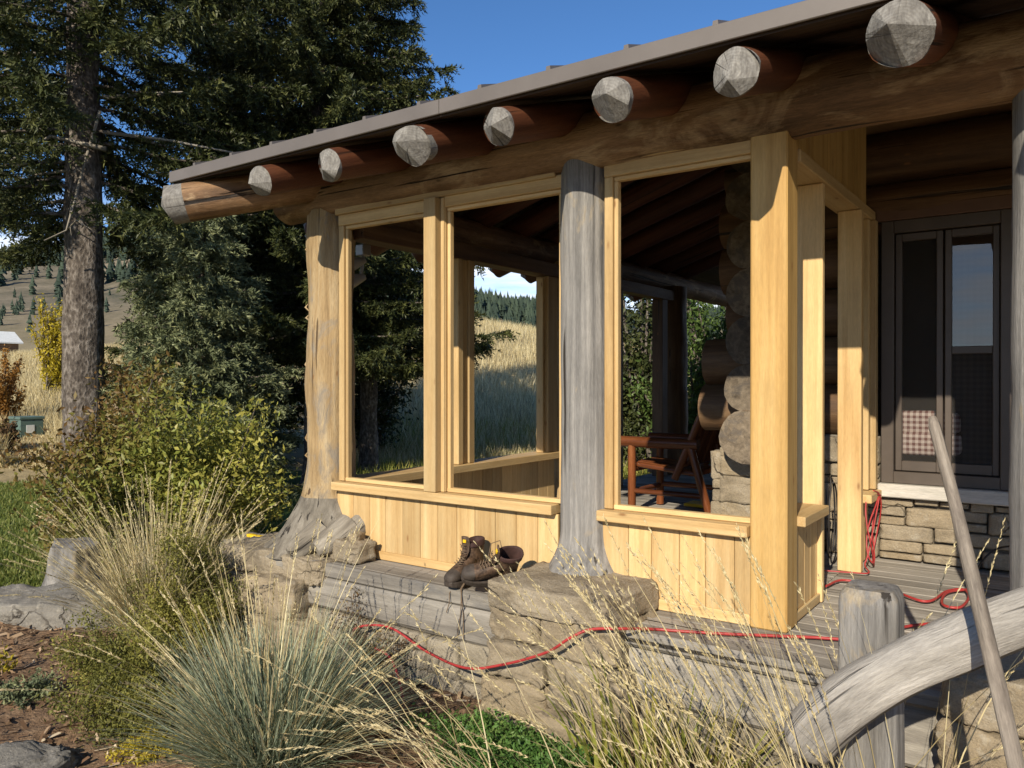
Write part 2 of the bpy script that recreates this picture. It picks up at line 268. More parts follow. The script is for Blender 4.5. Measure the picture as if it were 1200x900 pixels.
def endgrain_mat():
    m, n, b = new_mat('weathered end grain'); tcn = n.nodes.new('ShaderNodeTexCoord'); v = tcn.outputs['Object']
    g = attr(n, 'g', 1); sx = n.nodes.new('ShaderNodeSeparateXYZ'); n.links.new(g, sx.inputs[0])
    fl = n.nodes.new('ShaderNodeCombineXYZ'); n.links.new(sx.outputs[0], fl.inputs[0]); n.links.new(sx.outputs[1], fl.inputs[1])
    ln = n.nodes.new('ShaderNodeVectorMath'); ln.operation = 'LENGTH'; n.links.new(fl.outputs[0], ln.inputs[0]); nrm = n.nodes.new('ShaderNodeVectorMath'); nrm.operation = 'NORMALIZE'; n.links.new(fl.outputs[0], nrm.inputs[0])
    wob = nz(n, g, 9, 3, 0.5); ring_ = mathn(n, 'SINE', mathn(n, 'MULTIPLY', mathn(n, 'ADD', ln.outputs['Value'], mathn(n, 'MULTIPLY', wob, 0.03)), 620))
    add_ = n.nodes.new('ShaderNodeVectorMath'); add_.operation = 'ADD'; n.links.new(nrm.outputs[0], add_.inputs[0]); cz = n.nodes.new('ShaderNodeCombineXYZ'); n.links.new(sx.outputs[2], cz.inputs[2]); n.links.new(cz.outputs[0], add_.inputs[1])
    rad = nz(n, add_.outputs[0], 5.5, 3, 0.6); rc = n.nodes.new('ShaderNodeMapRange'); rc.inputs[1].default_value = 0.36; rc.inputs[2].default_value = 0.32; n.links.new(rad, rc.inputs[0])
    f = nz(n, v, 30, 8, 0.7, 0.3); f2 = nz(n, mapping(n, v, (120, 20, 20)), 1.0, 3, 0.5)
    c = ramp(n, mathn(n, 'ADD', mathn(n, 'MULTIPLY', f, 0.6), mathn(n, 'MULTIPLY', f2, 0.4)), [(0.32, (0.09, 0.085, 0.078)), (0.5, (0.26, 0.25, 0.225)), (0.68, (0.42, 0.405, 0.365))])
    c = mix(n, mathn(n, 'MULTIPLY', mathn(n, 'ADD', mathn(n, 'MULTIPLY', ring_, 0.5), 0.5), 0.28), c, (0.10, 0.095, 0.085))
    big = nz(n, v, 7, 5, 0.7); c = mix(n, mathn(n, 'MULTIPLY', big, 0.7), c, (0.10, 0.085, 0.07)); c = mix(n, mathn(n, 'MULTIPLY', rc.outputs[0], 0.85), c, (0.02, 0.018, 0.015))
    n.links.new(c, b.inputs['Base Color']); b.inputs['Roughness'].default_value = 0.85; bump(n, b, mathn(n, 'SUBTRACT', f, rc.outputs[0]), 0.7, 0.01); return m
M['endgrain'] = endgrain_mat()
M['log_end'] = wood_mat('sawn log end', (0.06, 0.045, 0.03), (0.17, 0.135, 0.095), (0.26, 0.21, 0.15), 26, 6, 0.8, tint=0.3, bmp=0.4, patch=(0.10, 0.085, 0.07), patch_amt=0.5, patch_scale=8)
def glass_mat():
    m, n, b = new_mat('dark window glass'); b.inputs['Base Color'].default_value = (0.012, 0.012, 0.013, 1); b.inputs['Roughness'].default_value = 0.02
    b.inputs['Specular IOR Level'].default_value = 0.5; b.inputs['Alpha'].default_value = 0.45
    b.inputs['Coat Weight'].default_value = 1.0; b.inputs['Coat Roughness'].default_value = 0.01; b.inputs['Coat IOR'].default_value = 1.9; return m
M['glass'] = glass_mat()
def screen_mat():
    m, n, b = new_mat('insect screen'); b.inputs['Base Color'].default_value = (0.05, 0.045, 0.04, 1); b.inputs['Roughness'].default_value = 0.6; b.inputs['Alpha'].default_value = 0.2; return m
M['screen'] = screen_mat()
def check_mat(name, a, c2, d, sx, bmp=0.2):
    m, n, b = new_mat(name); tcn = n.nodes.new('ShaderNodeTexCoord'); s = n.nodes.new('ShaderNodeSeparateXYZ'); n.links.new(tcn.outputs['Object'], s.inputs[0])
    ax = mathn(n, 'LESS_THAN', mathn(n, 'FRACT', mathn(n, 'MULTIPLY', s.outputs[0], sx)), 0.5)
    az = mathn(n, 'LESS_THAN', mathn(n, 'FRACT', mathn(n, 'MULTIPLY', s.outputs[2], sx)), 0.5)
    c = mix(n, mathn(n, 'MULTIPLY', mathn(n, 'ADD', ax, az), 0.5), a, d)
    n.links.new(c, b.inputs['Base Color']); b.inputs['Roughness'].default_value = 0.9; return m
M['check'] = check_mat('checked fabric', (0.62, 0.52, 0.46), None, (0.16, 0.07, 0.06), 30)
M['lattice'] = check_mat('dim lattice curtain', (0.10, 0.08, 0.065), None, (0.05, 0.04, 0.033), 28)

# ------------------------------------------------------------------ mesh builder
class MB:
    def __init__(s): s.v = []; s.f = []; s.g = []; s.r = []; s.mi = []; s.sm = []
    def add(s, vs, fs, g, rnd, mi=0, smooth=False):
        o = len(s.v); s.v += [tuple(p) for p in vs]; s.g += [tuple(q) for q in g]; s.r += [rnd] * len(vs)
        for f in fs: s.f.append(tuple(i + o for i in f)); s.mi.append(mi); s.sm.append(smooth)
    def box(s, a, b, bev=0.004, ax=None, mi=0, rnd=None, rot=None, piv=None):
        a = np.minimum(a, b).astype(float), np.maximum(a, b).astype(float); lo, hi = a
        c = (lo + hi) / 2; h = (hi - lo) / 2; bv = min(bev, h.min() * .45)
        if ax is None: ax = int(np.argmax(h))
        vs = []; idx = {}
        for sx in (-1, 1):
            for sy in (-1, 1):
                for sz in (-1, 1):
                    sg = np.array((sx, sy, sz))
                    for k in range(3):
                        p = h * sg - bv * sg; p[k] = h[k] * sg[k]; idx[(sx, sy, sz, k)] = len(vs); vs.append(p)
        fs = []
        for k in range(3):
            i, j = [(1, 2), (2, 0), (0, 1)][k]
            for sg in (-1, 1):
                q = []
                for (u, v_) in ((-1, -1), (1, -1), (1, 1), (-1, 1)):
                    t = [0, 0, 0]; t[k] = sg; t[i] = u; t[j] = v_; q.append(idx[(*t, k)])
                fs.append(q if sg > 0 else q[::-1])
        for k in range(3):
            i, j = [(1, 2), (2, 0), (0, 1)][k]
            for u in (-1, 1):
                for v_ in (-1, 1):
                    t0 = [0, 0, 0]; t0[i] = u; t0[j] = v_; t1 = list(t0); t0[k] = -1; t1[k] = 1
                    q = [idx[(*t0, i)], idx[(*t1, i)], idx[(*t1, j)], idx[(*t0, j)]]
                    fs.append(q if u * v_ < 0 else q[::-1])
        for sx in (-1, 1):
            for sy in (-1, 1):
                for sz in (-1, 1):
                    q = [idx[(sx, sy, sz, k)] for k in range(3)]; fs.append(q if sx * sy * sz > 0 else q[::-1])
        vs = np.array(vs); off = RS.uniform(-50, 50, 3)
        o = [k for k in range(3) if k != ax]
        g = np.stack([vs[:, o[0]] + off[0], vs[:, o[1]] + off[1], vs[:, ax] + off[2]], 1)
        P = vs + c
        if rot is not None:
            pv = np.array(piv if piv is not None else c); P = (P - pv) @ np.array(rot.to_3x3()).T + pv
        s.add(P, fs, g, RS.rand() if rnd is None else rnd, mi)
    def tube(s, pts, rad, n=16, mi=0, rough=0.0, seed=None, caps=True, cap_mi=None, step=None, smooth=True, rfun=None, rnd=None):
        pts = np.array(pts, float); rad = np.array(rad if hasattr(rad, '__len__') else [rad] * len(pts), float)
        if step:
            d = np.r_[0, np.cumsum(np.linalg.norm(np.diff(pts, axis=0), axis=1))]; m = max(2, int(d[-1] / step) + 1); t = np.linspace(0, d[-1], m)
            pts = np.stack([np.interp(t, d, pts[:, k]) for k in range(3)], 1); rad = np.interp(t, d, rad)
        d = np.r_[0, np.cumsum(np.linalg.norm(np.diff(pts, axis=0), axis=1))]
        T = np.gradient(pts, axis=0); T /= np.linalg.norm(T, axis=1)[:, None] + 1e-12
        up = np.array((0, 0, 1.)) if abs(T[0][2]) < .9 else np.array((1., 0, 0))
        A = np.cross(up, T[0]); A /= np.linalg.norm(A); th = np.arange(n) * 2 * PI / n
        sd = RS.uniform(0, 90) if seed is None else seed
        off = RS.uniform(-50, 50, 3); V_ = []; G = []
        for i in range(len(pts)):
            A = A - T[i] * A.dot(T[i]); A /= np.linalg.norm(A); B = np.cross(T[i], A)
            for t in th:
                r = rad[i]
                if rfun: r = rfun(r, t, d[i], pts[i])
                if rough: r *= 1 + rough * (mn.noise(Vector((math.cos(t) * 1.3 + sd, math.sin(t) * 1.3, d[i] * 2.2))) + .5 * mn.noise(Vector((math.cos(t) * 3 + sd, math.sin(t) * 3, d[i] * 6))))
                V_.append(pts[i] + r * (math.cos(t) * A + math.sin(t) * B)); G.append((r * math.cos(t) + off[0], r * math.sin(t) + off[1], d[i] + off[2]))
        fs = [(i * n + j, i * n + (j + 1) % n, (i + 1) * n + (j + 1) % n, (i + 1) * n + j) for i in range(len(pts) - 1) for j in range(n)]
        rr = RS.rand() if rnd is None else rnd
        s.add(V_, fs, G, rr, mi, smooth)
        if caps:
            cm = mi if cap_mi is None else cap_mi; k = len(pts) - 1
            s.add(V_[:n], [tuple(range(n))[::-1]], G[:n], rr, cm); s.add(V_[k * n:], [tuple(range(n))], G[k * n:], rr, cm)
        return V_
    def rock(s, c, h, seed, rot=0.0, p=5.0, amp=0.12, freq=1.6, res=9, mi=0, rnd=None, tilt=(0, 0)):
        h = np.array(h, float); vs = []; fs = []; key = {}
        def vid(q):
            k = tuple(np.round(q, 5))
            if k not in key: key[k] = len(vs); vs.append(q)
            return key[k]
        lin = np.linspace(-1, 1, res); lin = np.sign(lin) * np.abs(lin) ** .55
        for ax in range(3):
            i, j = [(1, 2), (2, 0), (0, 1)][ax]
            for sg in (-1, 1):
                for a in range(res - 1):
                    for b_ in range(res - 1):
                        q = []
                        for (u, v_) in ((a, b_), (a + 1, b_), (a + 1, b_ + 1), (a, b_ + 1)):
                            t = np.zeros(3); t[ax] = sg; t[i] = lin[u]; t[j] = lin[v_]; q.append(vid(t))
                        fs.append(q if sg > 0 else q[::-1])
        P = np.array(vs); nrm = (np.abs(P) ** p).sum(1) ** (1 / p); P = P / nrm[:, None]
        o = []
        for q in P:
            w_ = q * h * freq / h.max() * 1.3
            dd = mn.noise(Vector((w_[0] + seed * 3.1, w_[1] + seed, w_[2] - seed))) + .5 * mn.noise(Vector((w_[0] * 2.7 + seed, w_[1] * 2.7, w_[2] * 2.7 + seed))) + .32 * mn.noise(Vector((w_[0] * 7, w_[1] * 7 + seed, w_[2] * 7))) + .16 * mn.noise(Vector((w_[0] * 17, w_[1] * 17 + seed, w_[2] * 17)))
            o.append(q * h + q * dd * amp * h.min() * 1.6)
        R_ = np.array((Matrix.Rotation(rot, 3, 'Z') @ Matrix.Rotation(tilt[0], 3, 'X') @ Matrix.Rotation(tilt[1], 3, 'Y')))
        o = np.array(o) @ R_.T + np.array(c)
        s.add(o, fs, o, RS.rand() if rnd is None else rnd, mi, True)
    def build(s, name, mats, parent=None, loc=None, rel=True, label=None):
        me = bpy.data.meshes.new(name); v = np.array(s.v, float)
        base = np.zeros(3)
        if parent is not None: base = np.array(parent.matrix_basis.translation) if rel else base
        pp = parent
        while pp is not None and pp.parent is not None:
            pp = pp.parent; base = base + np.array(pp.matrix_basis.translation)
        if parent is None: base = np.array(loc if loc is not None else ((v.min(0) + v.max(0)) / 2 * np.array((1, 1, 0)) + np.array((0, 0, v[:, 2].min()))))
        me.from_pydata((v - base).tolist(), [], s.f)
        for m in (mats if isinstance(mats, (list, tuple)) else [mats]): me.materials.append(m)
        me.polygons.foreach_set('material_index', s.mi); me.polygons.foreach_set('use_smooth', s.sm)
        a = me.attributes.new('g', 'FLOAT_VECTOR', 'POINT'); a.data.foreach_set('vector', np.array(s.g, float).ravel())
        a = me.attributes.new('rnd', 'FLOAT', 'POINT'); a.data.foreach_set('value', np.array(s.r, float))
        me.update(); o = bpy.data.objects.new(name, me); COL.objects.link(o)
        if parent is not None: o.parent = parent
        else: o.location = base
        if label: o['label'] = label
        return o

def cards(name, V_, F, rnd, mat, parent=None, loc=None):
    """V_ (n,k,3) vertices of n little pieces, F list of faces inside one piece"""
    n, k = V_.shape[:2]; me = bpy.data.meshes.new(name); base = np.zeros(3)
    if parent is not None: base = np.array(parent.location)
    elif loc is not None: base = np.array(loc, float)
    v = (V_.reshape(-1, 3) - base); fl = len(F[0]); F = np.array(F)
    idx = (F[None, :, :] + (np.arange(n) * k)[:, None, None]).reshape(-1, fl)
    me.vertices.add(len(v)); me.vertices.foreach_set('co', v.ravel())
    me.loops.add(idx.size); me.loops.foreach_set('vertex_index', idx.ravel().astype(np.int32))
    me.polygons.add(len(idx)); me.polygons.foreach_set('loop_start', (np.arange(len(idx)) * fl).astype(np.int32))
    try: me.polygons.foreach_set('loop_total', np.full(len(idx), fl, np.int32))
    except Exception: pass
    me.materials.append(mat); me.update(calc_edges=True)
    a = me.attributes.new('rnd', 'FLOAT', 'POINT'); a.data.foreach_set('value', np.repeat(np.clip(rnd, 0, 1), k).astype(float))
    o = bpy.data.objects.new(name, me); COL.objects.link(o)
    if parent is not None: o.parent = parent
    else: o.location = base
    return o
def unit(a): return a / (np.linalg.norm(a, axis=-1, keepdims=True) + 1e-12)
def blades(base, az, lean, length, width, curl, seg=4):
    """curved tapering blades -> (n, 2*(seg+1), 3)"""
    n = len(base); out_ = np.zeros((n, 2 * (seg + 1), 3)); p = base.copy(); ang = lean.copy()
    hd = np.stack([np.cos(az), np.sin(az), 0 * az], 1); sd = np.stack([-np.sin(az), np.cos(az), 0 * az], 1)
    tw = RS.uniform(-1.2, 1.2, n)[:, None]; sd = unit(sd * np.cos(tw) + hd * np.sin(tw))
    for i in range(seg + 1):
        wd = (width * (1 - (i / seg) ** 1.6) + 0.0004)[:, None]
        out_[:, 2 * i] = p - sd * wd; out_[:, 2 * i + 1] = p + sd * wd
        st = (length / seg)[:, None]; p = p + st * (hd * np.sin(ang)[:, None] + np.array((0, 0, 1.)) * np.cos(ang)[:, None]); ang = ang + curl / seg
    return out_, p, [(2 * i, 2 * i + 1, 2 * i + 3, 2 * i + 2) for i in range(seg)]
def leaves(P, size, flat=0.5):
    """little folded leaves at points P"""
    n = len(P); d = unit(RS.normal(size=(n, 3)) + np.array((0, 0, -.1))); u = unit(np.cross(d, unit(RS.normal(size=(n, 3)) * (1 - flat) + np.array((0, 0, flat)))))
    s_ = (size * RS.uniform(.6, 1.3, n))[:, None]; nn = np.cross(d, u)
    V_ = np.stack([P - d * s_, P + u * s_ * .42 + nn * s_ * .12, P + d * s_, P - u * s_ * .42 + nn * s_ * .12], 1)
    return V_, [(0, 1, 2), (0, 2, 3)]

# ================================================================== ground, hills
GZ = -0.58
def hgt(x, y):
    dx, dy = x - CAM[0], y - CAM[1]; d = math.hypot(dx, dy); az = math.degrees(math.atan2(-dx, dy))      # 0 = straight into the house, 90 = to the left
    if az < -120: az += 360
    k = max(0, min(1, (az - 10) / 30)); k2 = max(0, min(1, (75 - az) / 35)); k2 = k2 * k2 * (3 - 2 * k2)
    near = max(0, d - 15.5)
    s1 = (0.075 + 0.098 * k2) * (0.3 + .7 * k)
    z = GZ - 0.02 + s1 * min(near, 34) + 0.02 * max(0, min(near - 34, 60)) * (0.6 if k2 < .5 else -.4)
    front = max(0, min(1, (115 - az) / 25)) * max(0, min(1, (az + 75) / 25))
    e = max(0, d - 110) / 340.0; e = min(1, e); e = e * e * (3 - 2 * e)
    ridge = 54 + 20 * math.sin(az * .11 + 1.2) + 26 * mn.noise(Vector((az * .045, d * .002, 3.3))) + 12 * mn.noise(Vector((az * .16, d * .006, 8.3)))
    ridge -= max(0, 42 - az) * 1.1
    z += front * e * ridge * (1.0 if d < 460 else max(.2, 1 - (d - 460) / 900)) + 5 * e * mn.noise(Vector((x * .02, y * .02, 1)))
    z += 0.25 * mn.noise(Vector((x * .12, y * .12, 5))) * min(1, near / 8)
    return z
def ground_sheet():
    rs = np.r_[np.linspace(0.3, 12, 10), np.linspace(14, 60, 40), np.geomspace(64, 520, 60), np.geomspace(560, 2600, 14)]; na = 300
    vs = [(CAM[0], CAM[1], GZ - .02)]; fs = []
    for r in rs:
        for j in range(na):
            a = 2 * PI * j / na; x, y = CAM[0] + r * math.cos(a), CAM[1] + r * math.sin(a); vs.append((x, y, hgt(x, y)))
    for j in range(na): fs.append((0, 1 + j, 1 + (j + 1) % na))
    for i in range(len(rs) - 1):
        for j in range(na):
            a, b_ = 1 + i * na + j, 1 + i * na + (j + 1) % na; fs.append((a, a + na, b_ + na, b_))
    me = bpy.data.meshes.new('hillside'); me.from_pydata(vs, [], fs); me.materials.append(M['hill']); me.polygons.foreach_set('use_smooth', [True] * len(fs)); me.update()
    o = bpy.data.objects.new('hillside', me); COL.objects.link(o); return tag(o, 'dry tan hillside rising to a wooded ridge behind the cabin', 'hill', kind='structure')
ground_sheet()
def sheet(name, mat, xs, ys, zf, inside, label, cat):
    vs = []; fs = []; ix = {}
    for i, x in enumerate(xs):
        for j, y in enumerate(ys):
            ix[i, j] = len(vs); vs.append((x, y, zf(x, y)))
    for i in range(len(xs) - 1):
        for j in range(len(ys) - 1):
            if inside((xs[i] + xs[i + 1]) / 2, (ys[j] + ys[j + 1]) / 2): fs.append((ix[i, j], ix[i + 1, j], ix[i + 1, j + 1], ix[i, j + 1]))
    me = bpy.data.meshes.new(name); me.from_pydata(vs, [], fs); me.materials.append(mat); me.polygons.foreach_set('use_smooth', [True] * len(fs)); me.update()
    o = bpy.data.objects.new(name, me); COL.objects.link(o); return tag(o, label, cat, kind='structure')
def lawn_edge(y): return -5.15 + .28 * math.sin(y * 1.3) - 0.35 * (y + 1)       # the bed is to the right of this line
sheet('lawn', M['lawn'], np.linspace(-16, -3.2, 60), np.linspace(-12, 13, 90), lambda x, y: max(GZ - .005, hgt(x, y) + .012) if math.hypot(x - CAM[0], y - CAM[1]) > 14 else GZ - .005 + .02 * mn.noise(Vector((x, y, 0))) * .5 + .012,
      lambda x, y: x < lawn_edge(y) + .4 and math.hypot(x - CAM[0], y - CAM[1]) < 15.4, 'mown green lawn', 'lawn')
def bed_z(x, y):
    e = max(0, min(1, (x - lawn_edge(y)) / .5)); m_ = max(0, min(1, (-.2 - y) / .6))
    return GZ - .03 + e * (0.07 + .05 * mn.noise(Vector((x * 1.1, y * 1.1, 2))) + .022 * mn.noise(Vector((x * 5, y * 5, 2))) + .012 * mn.noise(Vector((x * 16, y * 16, 2))))
sheet('garden_bed', M['mulch'], np.linspace(-8.5, 3.5, 260), np.linspace(-4.5, 1.2, 150), bed_z, lambda x, y: x > lawn_edge(y) - .1, 'mulched garden bed in front of the porch', 'garden bed')

# ================================================================== the log cabin
cabin = empty('log_cabin', (-0.9, 2.0, GZ), 'log cabin whose porch is being framed in with fresh pale lumber under a metal roof', 'cabin')
SL = 0.33; EY = -0.6; EX = -3.70; EZ = 2.362           # roof slope, eave lines, underside at the eave

# --- roof
def roof():
    t = .055; hx, hy = 0.4, 3.5; top = EZ + SL * (hy - EY)
    def slab(mb, poly, th, mi=0):
        n_ = len(poly); up = [(p[0], p[1], p[2] + th) for p in poly]
        mb.add(list(poly) + up, [tuple(range(n_))[::-1], tuple(range(n_, 2 * n_))] + [(i, (i + 1) % n_, (i + 1) % n_ + n_, i + n_) for i in range(n_)], [(p[1], p[2], p[0]) for p in list(poly) * 2], .5, mi)
    r = MB()
    zz = lambda p: (p[0], p[1], EZ + .004 + SL * min(p[1] - EY, p[0] - EX, hy - EY))
    fr = [zz((EX, EY)), zz((6.5, EY)), zz((6.5, hy)), zz((hx, hy))]; lf = [zz((EX, EY)), zz((hx, hy)), zz((hx, 10.5)), zz((EX, 10.5))]; tp = [zz((hx, hy)), zz((6.5, hy)), zz((6.5, 10.5)), zz((hx, 10.5))]
    for p in (fr, lf, tp): slab(r, p, t)
    def rib(a, b_, wdt=.012, hh=.018):
        a = np.array(a); b_ = np.array(b_); d = unit(b_ - a); sd = np.array((d[1], -d[0], 0)); sd = sd / np.linalg.norm(sd) * wdt; u = np.array((0, 0, hh))
        V_ = [a - sd, a + sd, a + sd * .8 + u, a - sd * .8 + u, b_ - sd, b_ + sd, b_ + sd * .8 + u, b_ - sd * .8 + u]
        r.add(V_, [(3, 2, 1, 0), (4, 5, 6, 7), (0, 1, 5, 4), (1, 2, 6, 5), (2, 3, 7, 6), (3, 0, 4, 7)], V_, .4)
    x = -3.45
    while x < 6.4:
        y1 = min(hy, EY + (x - EX)); y0 = EY - .012; rib((x, y0, EZ + t + .002), (x, y1, EZ + t + .002 + SL * (y1 - EY))); x += .372
    y = -.2
    while y < 10:
        x1 = min(hx, EX + (y - EY)); rib((EX - .012, y, EZ + t + .002), (x1, y, EZ + t + .002 + SL * (x1 - EX))); y += .372
    rf = r.build('roof', M['metal_roof'], cabin)
    f = MB()
    xj = [EX - .018, -1.46, 1.1, 3.8, 6.5]
    for a_, b__ in zip(xj[:-1], xj[1:]): f.box((a_ + .0015, EY - .016, EZ - .012), (b__ - .0015, EY - .002, EZ + .058), .003, ax=0)
    f.box((EX - .01, EY - .004, EZ - .008), (6.5, EY - .0005, EZ + .06), .001); f.box((EX - .018, EY + .001, EZ - .012), (EX - .003, 10.5, EZ + .066), .003)
    f.build('fascia', M['metal_roof'], rf)
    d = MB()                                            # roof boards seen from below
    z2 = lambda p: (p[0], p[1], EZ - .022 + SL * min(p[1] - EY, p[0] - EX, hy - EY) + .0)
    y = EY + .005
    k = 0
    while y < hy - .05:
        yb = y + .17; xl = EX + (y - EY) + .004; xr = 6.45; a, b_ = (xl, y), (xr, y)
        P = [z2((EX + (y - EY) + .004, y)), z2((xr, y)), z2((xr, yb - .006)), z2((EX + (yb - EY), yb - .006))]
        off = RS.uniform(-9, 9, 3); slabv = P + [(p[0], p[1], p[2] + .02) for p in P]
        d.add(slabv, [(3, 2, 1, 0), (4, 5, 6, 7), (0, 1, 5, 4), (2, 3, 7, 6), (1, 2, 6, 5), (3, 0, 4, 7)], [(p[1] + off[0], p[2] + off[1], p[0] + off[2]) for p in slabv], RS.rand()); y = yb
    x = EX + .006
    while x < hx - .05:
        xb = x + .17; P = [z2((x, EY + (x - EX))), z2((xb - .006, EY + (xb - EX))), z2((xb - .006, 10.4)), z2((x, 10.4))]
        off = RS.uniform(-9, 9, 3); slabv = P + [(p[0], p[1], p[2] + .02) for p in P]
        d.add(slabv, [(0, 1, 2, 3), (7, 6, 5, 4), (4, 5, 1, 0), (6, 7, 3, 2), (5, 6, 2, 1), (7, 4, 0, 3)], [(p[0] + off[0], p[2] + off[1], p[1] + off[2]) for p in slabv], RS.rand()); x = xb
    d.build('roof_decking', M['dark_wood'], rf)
roof()

# --- rafters with axe-cut ends
def rafter(end, inner, r, name='rafter', mat='red_log', seed=1, apex=(.1, .2), r2=None, steep=.95, nose=.95):
    end = np.array(end, float); inner = np.array(inner, float); d = unit(inner - end); m_ = MB(); rnd_ = random.Random(seed)
    n = 32; Vv = m_.tube([end + d * .02, inner], [r, r2 or r * 1.04], n, 0, .05, seed, caps=False, step=.12)
    m_.g = [tuple(q) for q in m_.g]
    ring = np.array(Vv[:n]); c = end + d * .02
    a0 = rnd_.uniform(0, 6); K = rnd_.choice((5, 5, 6)); angs = [a0 + 2 * PI * k / K + rnd_.uniform(-.25, .25) for k in range(K)]
    A = ring[0] - c; A /= np.linalg.norm(A); B = np.cross(d, A); stp = [steep * rnd_.uniform(.75, 1.2) for _ in angs]
    ap = A * apex[0] * r + B * apex[1] * r
    h0 = r * nose; new = []
    for i in range(n):
        q = ring[i] - c; q = q - d * q.dot(d); q2 = q - ap
        h = min(h0 - s_ * (q2.dot(A) * math.cos(a) + q2.dot(B) * math.sin(a)) for a, s_ in zip(angs, stp)); new.append(c + q - d * h)
    side = list(ring) + new
    def loc(p): e_ = np.array(p) - c; return (e_.dot(A), e_.dot(B), seed * .37)
    gs = [loc(p) for p in side]; nn_ = len(m_.f) // n
    # pull the front ring of the log forward to the cut line, facets meet in one point
    m_.add(side, [(n + i, n + (i + 1) % n, (i + 1) % n, i) for i in range(n)], gs, .5, 1, True)
    tip = c + ap - d * h0
    for i in range(n): m_.add([tip, new[(i + 1) % n], new[i]], [(0, 1, 2)], [loc(tip), loc(new[(i + 1) % n]), loc(new[i])], .5, 1, False)
    return m_.build(name, [M[mat], M['endgrain']], cabin)
RZ = 2.232
for i, x in enumerate([-2.78, -2.21, -1.61, -1.105, -0.53, -0.02, 0.53, 1.05, 1.62, 2.2, 2.8]):
    rr = [.098, .10, .112, .098, .105, .10, .116, .105, .11, .1, .1][i]
    y1 = min(3.2, EY + (x - EX) + .0)
    rr *= .86 if i != 6 else .9; rafter((x, -.635, 2.218), (x + .02, y1, 2.225 + SL * (y1 + .635)), rr, seed=i + 3, apex=(random.Random(i).uniform(-.35, .35), random.Random(i + 50).uniform(-.35, .35)))
for i, y in enumerate([0.55, 1.15, 1.72, 2.28, 2.85, 3.4, 4.0, 4.6, 5.2, 5.8]):
    x1 = min(.2, EX + (y - EY)); rafter((EX + .0, y, EZ - .165), (x1, y, EZ - .155 + SL * (x1 - EX)), .10, seed=i + 30)
rafter((-3.58, -.60, 2.205), (-1.2, 1.95, 2.93), .122, 'hip_rafter', 'brown_log', 77, (.2, .1), .105, .4, 1.3)

# --- beams
b = MB(); b.tube([(-3.42, .08, 2.285), (-1.4, .07, 2.30), (.2, .07, 2.315), (6, .07, 2.30)], [.125, .15, .165, .16], 28, 0, .07, 5, step=.09); b.build('log_beam', M['brown_log'], cabin)
b = MB(); b.tube([(-3.03, .2, 2.27), (-3.03, 9.5, 2.27)], [.125, .13], 24, 0, .07, 9, step=.12); b.build('log_beam', M['brown_log'], cabin)

# --- log posts
def flare_post(name, x, y, z0, z1, r, fl, flh, mat, seed, lobes=0, lab=None, mats=None, rough=.07, tilt=0):
    m_ = MB()
    def rf(rad, t, d, p):
        e = max(0, 1 - (p[2] - z0) / flh); l = 1 + lobes * e * (math.sin(t * 3 + seed) + .6 * math.sin(t * 5 + 2 * seed)) * .5
        return rad + fl * e ** 2.2 * max(.25, l)
    m_.tube([(x, y, z0), (x + tilt, y, z1)], [r * 1.06, r], 40, 0, rough, seed, step=.03, rfun=rf)
    if mats:
        zz = np.array([p[2] for p in m_.v])
        for k, f in enumerate(m_.f):
            if zz[list(f)].mean() < z0 + flh * .62: m_.mi[k] = 1
    return m_, mats or mat, lab
m_, mats, lab = flare_post('log_post', -3.03, .12, -.03, 2.2, .150, .25, .58, None, 4, .9, mats=[M['tan_log'], M['root_grey']], rough=.11)
for (px, py, yy, r) in ((344, 646, -.26, .075), (376, 640, -.20, .08), (402, 630, -.08, .07)):   # sawn root stubs
    e = at_y(px, py, yy); m_.tube([e + np.array((-.02, -.02, -.02)), e + np.array((0, .02, .0)), e + np.array((.03, .20, .10))], [r * .6, r * .95, r * 1.15], 16, 1, .3, px, step=.02)
lp = m_.build('log_post', mats, cabin, label='peeled tan log post with a flared grey root base')
for k in range(18):
    z = RS.uniform(.5, 2.0); t = RS.uniform(PI * .95, PI * 1.3); c = np.array((-3.03 + .152 * math.cos(t), .12 + .152 * math.sin(t), z)); ll = RS.uniform(.03, .09)
    o = np.array((math.cos(t), math.sin(t), 0)) * .01
    bk = MB(); bk.tube([c - o, c + o + (0, 0, ll * .5), c - o * .5 + (0, 0, ll)], [.004, .008, .002], 6, 0, .4, k); bk.build('bark_strip', M['tan_log'], lp)
m_, mats, _ = flare_post('log_post', -1.05, .085, .10, 2.25, .132, .085, .24, None, 8, .1, rough=.05, tilt=-.01)
m_.build('log_post', M['grey_log'], cabin, label='smooth weathered grey log post standing on a stone pier')
m_, mats, _ = flare_post('log_post', 0.935, .10, .10, 2.25, .132, .06, .2, None, 12, .1, rough=.05)
m_.build('log_post', M['grey_log'], cabin, label='grey log post beside the porch steps')

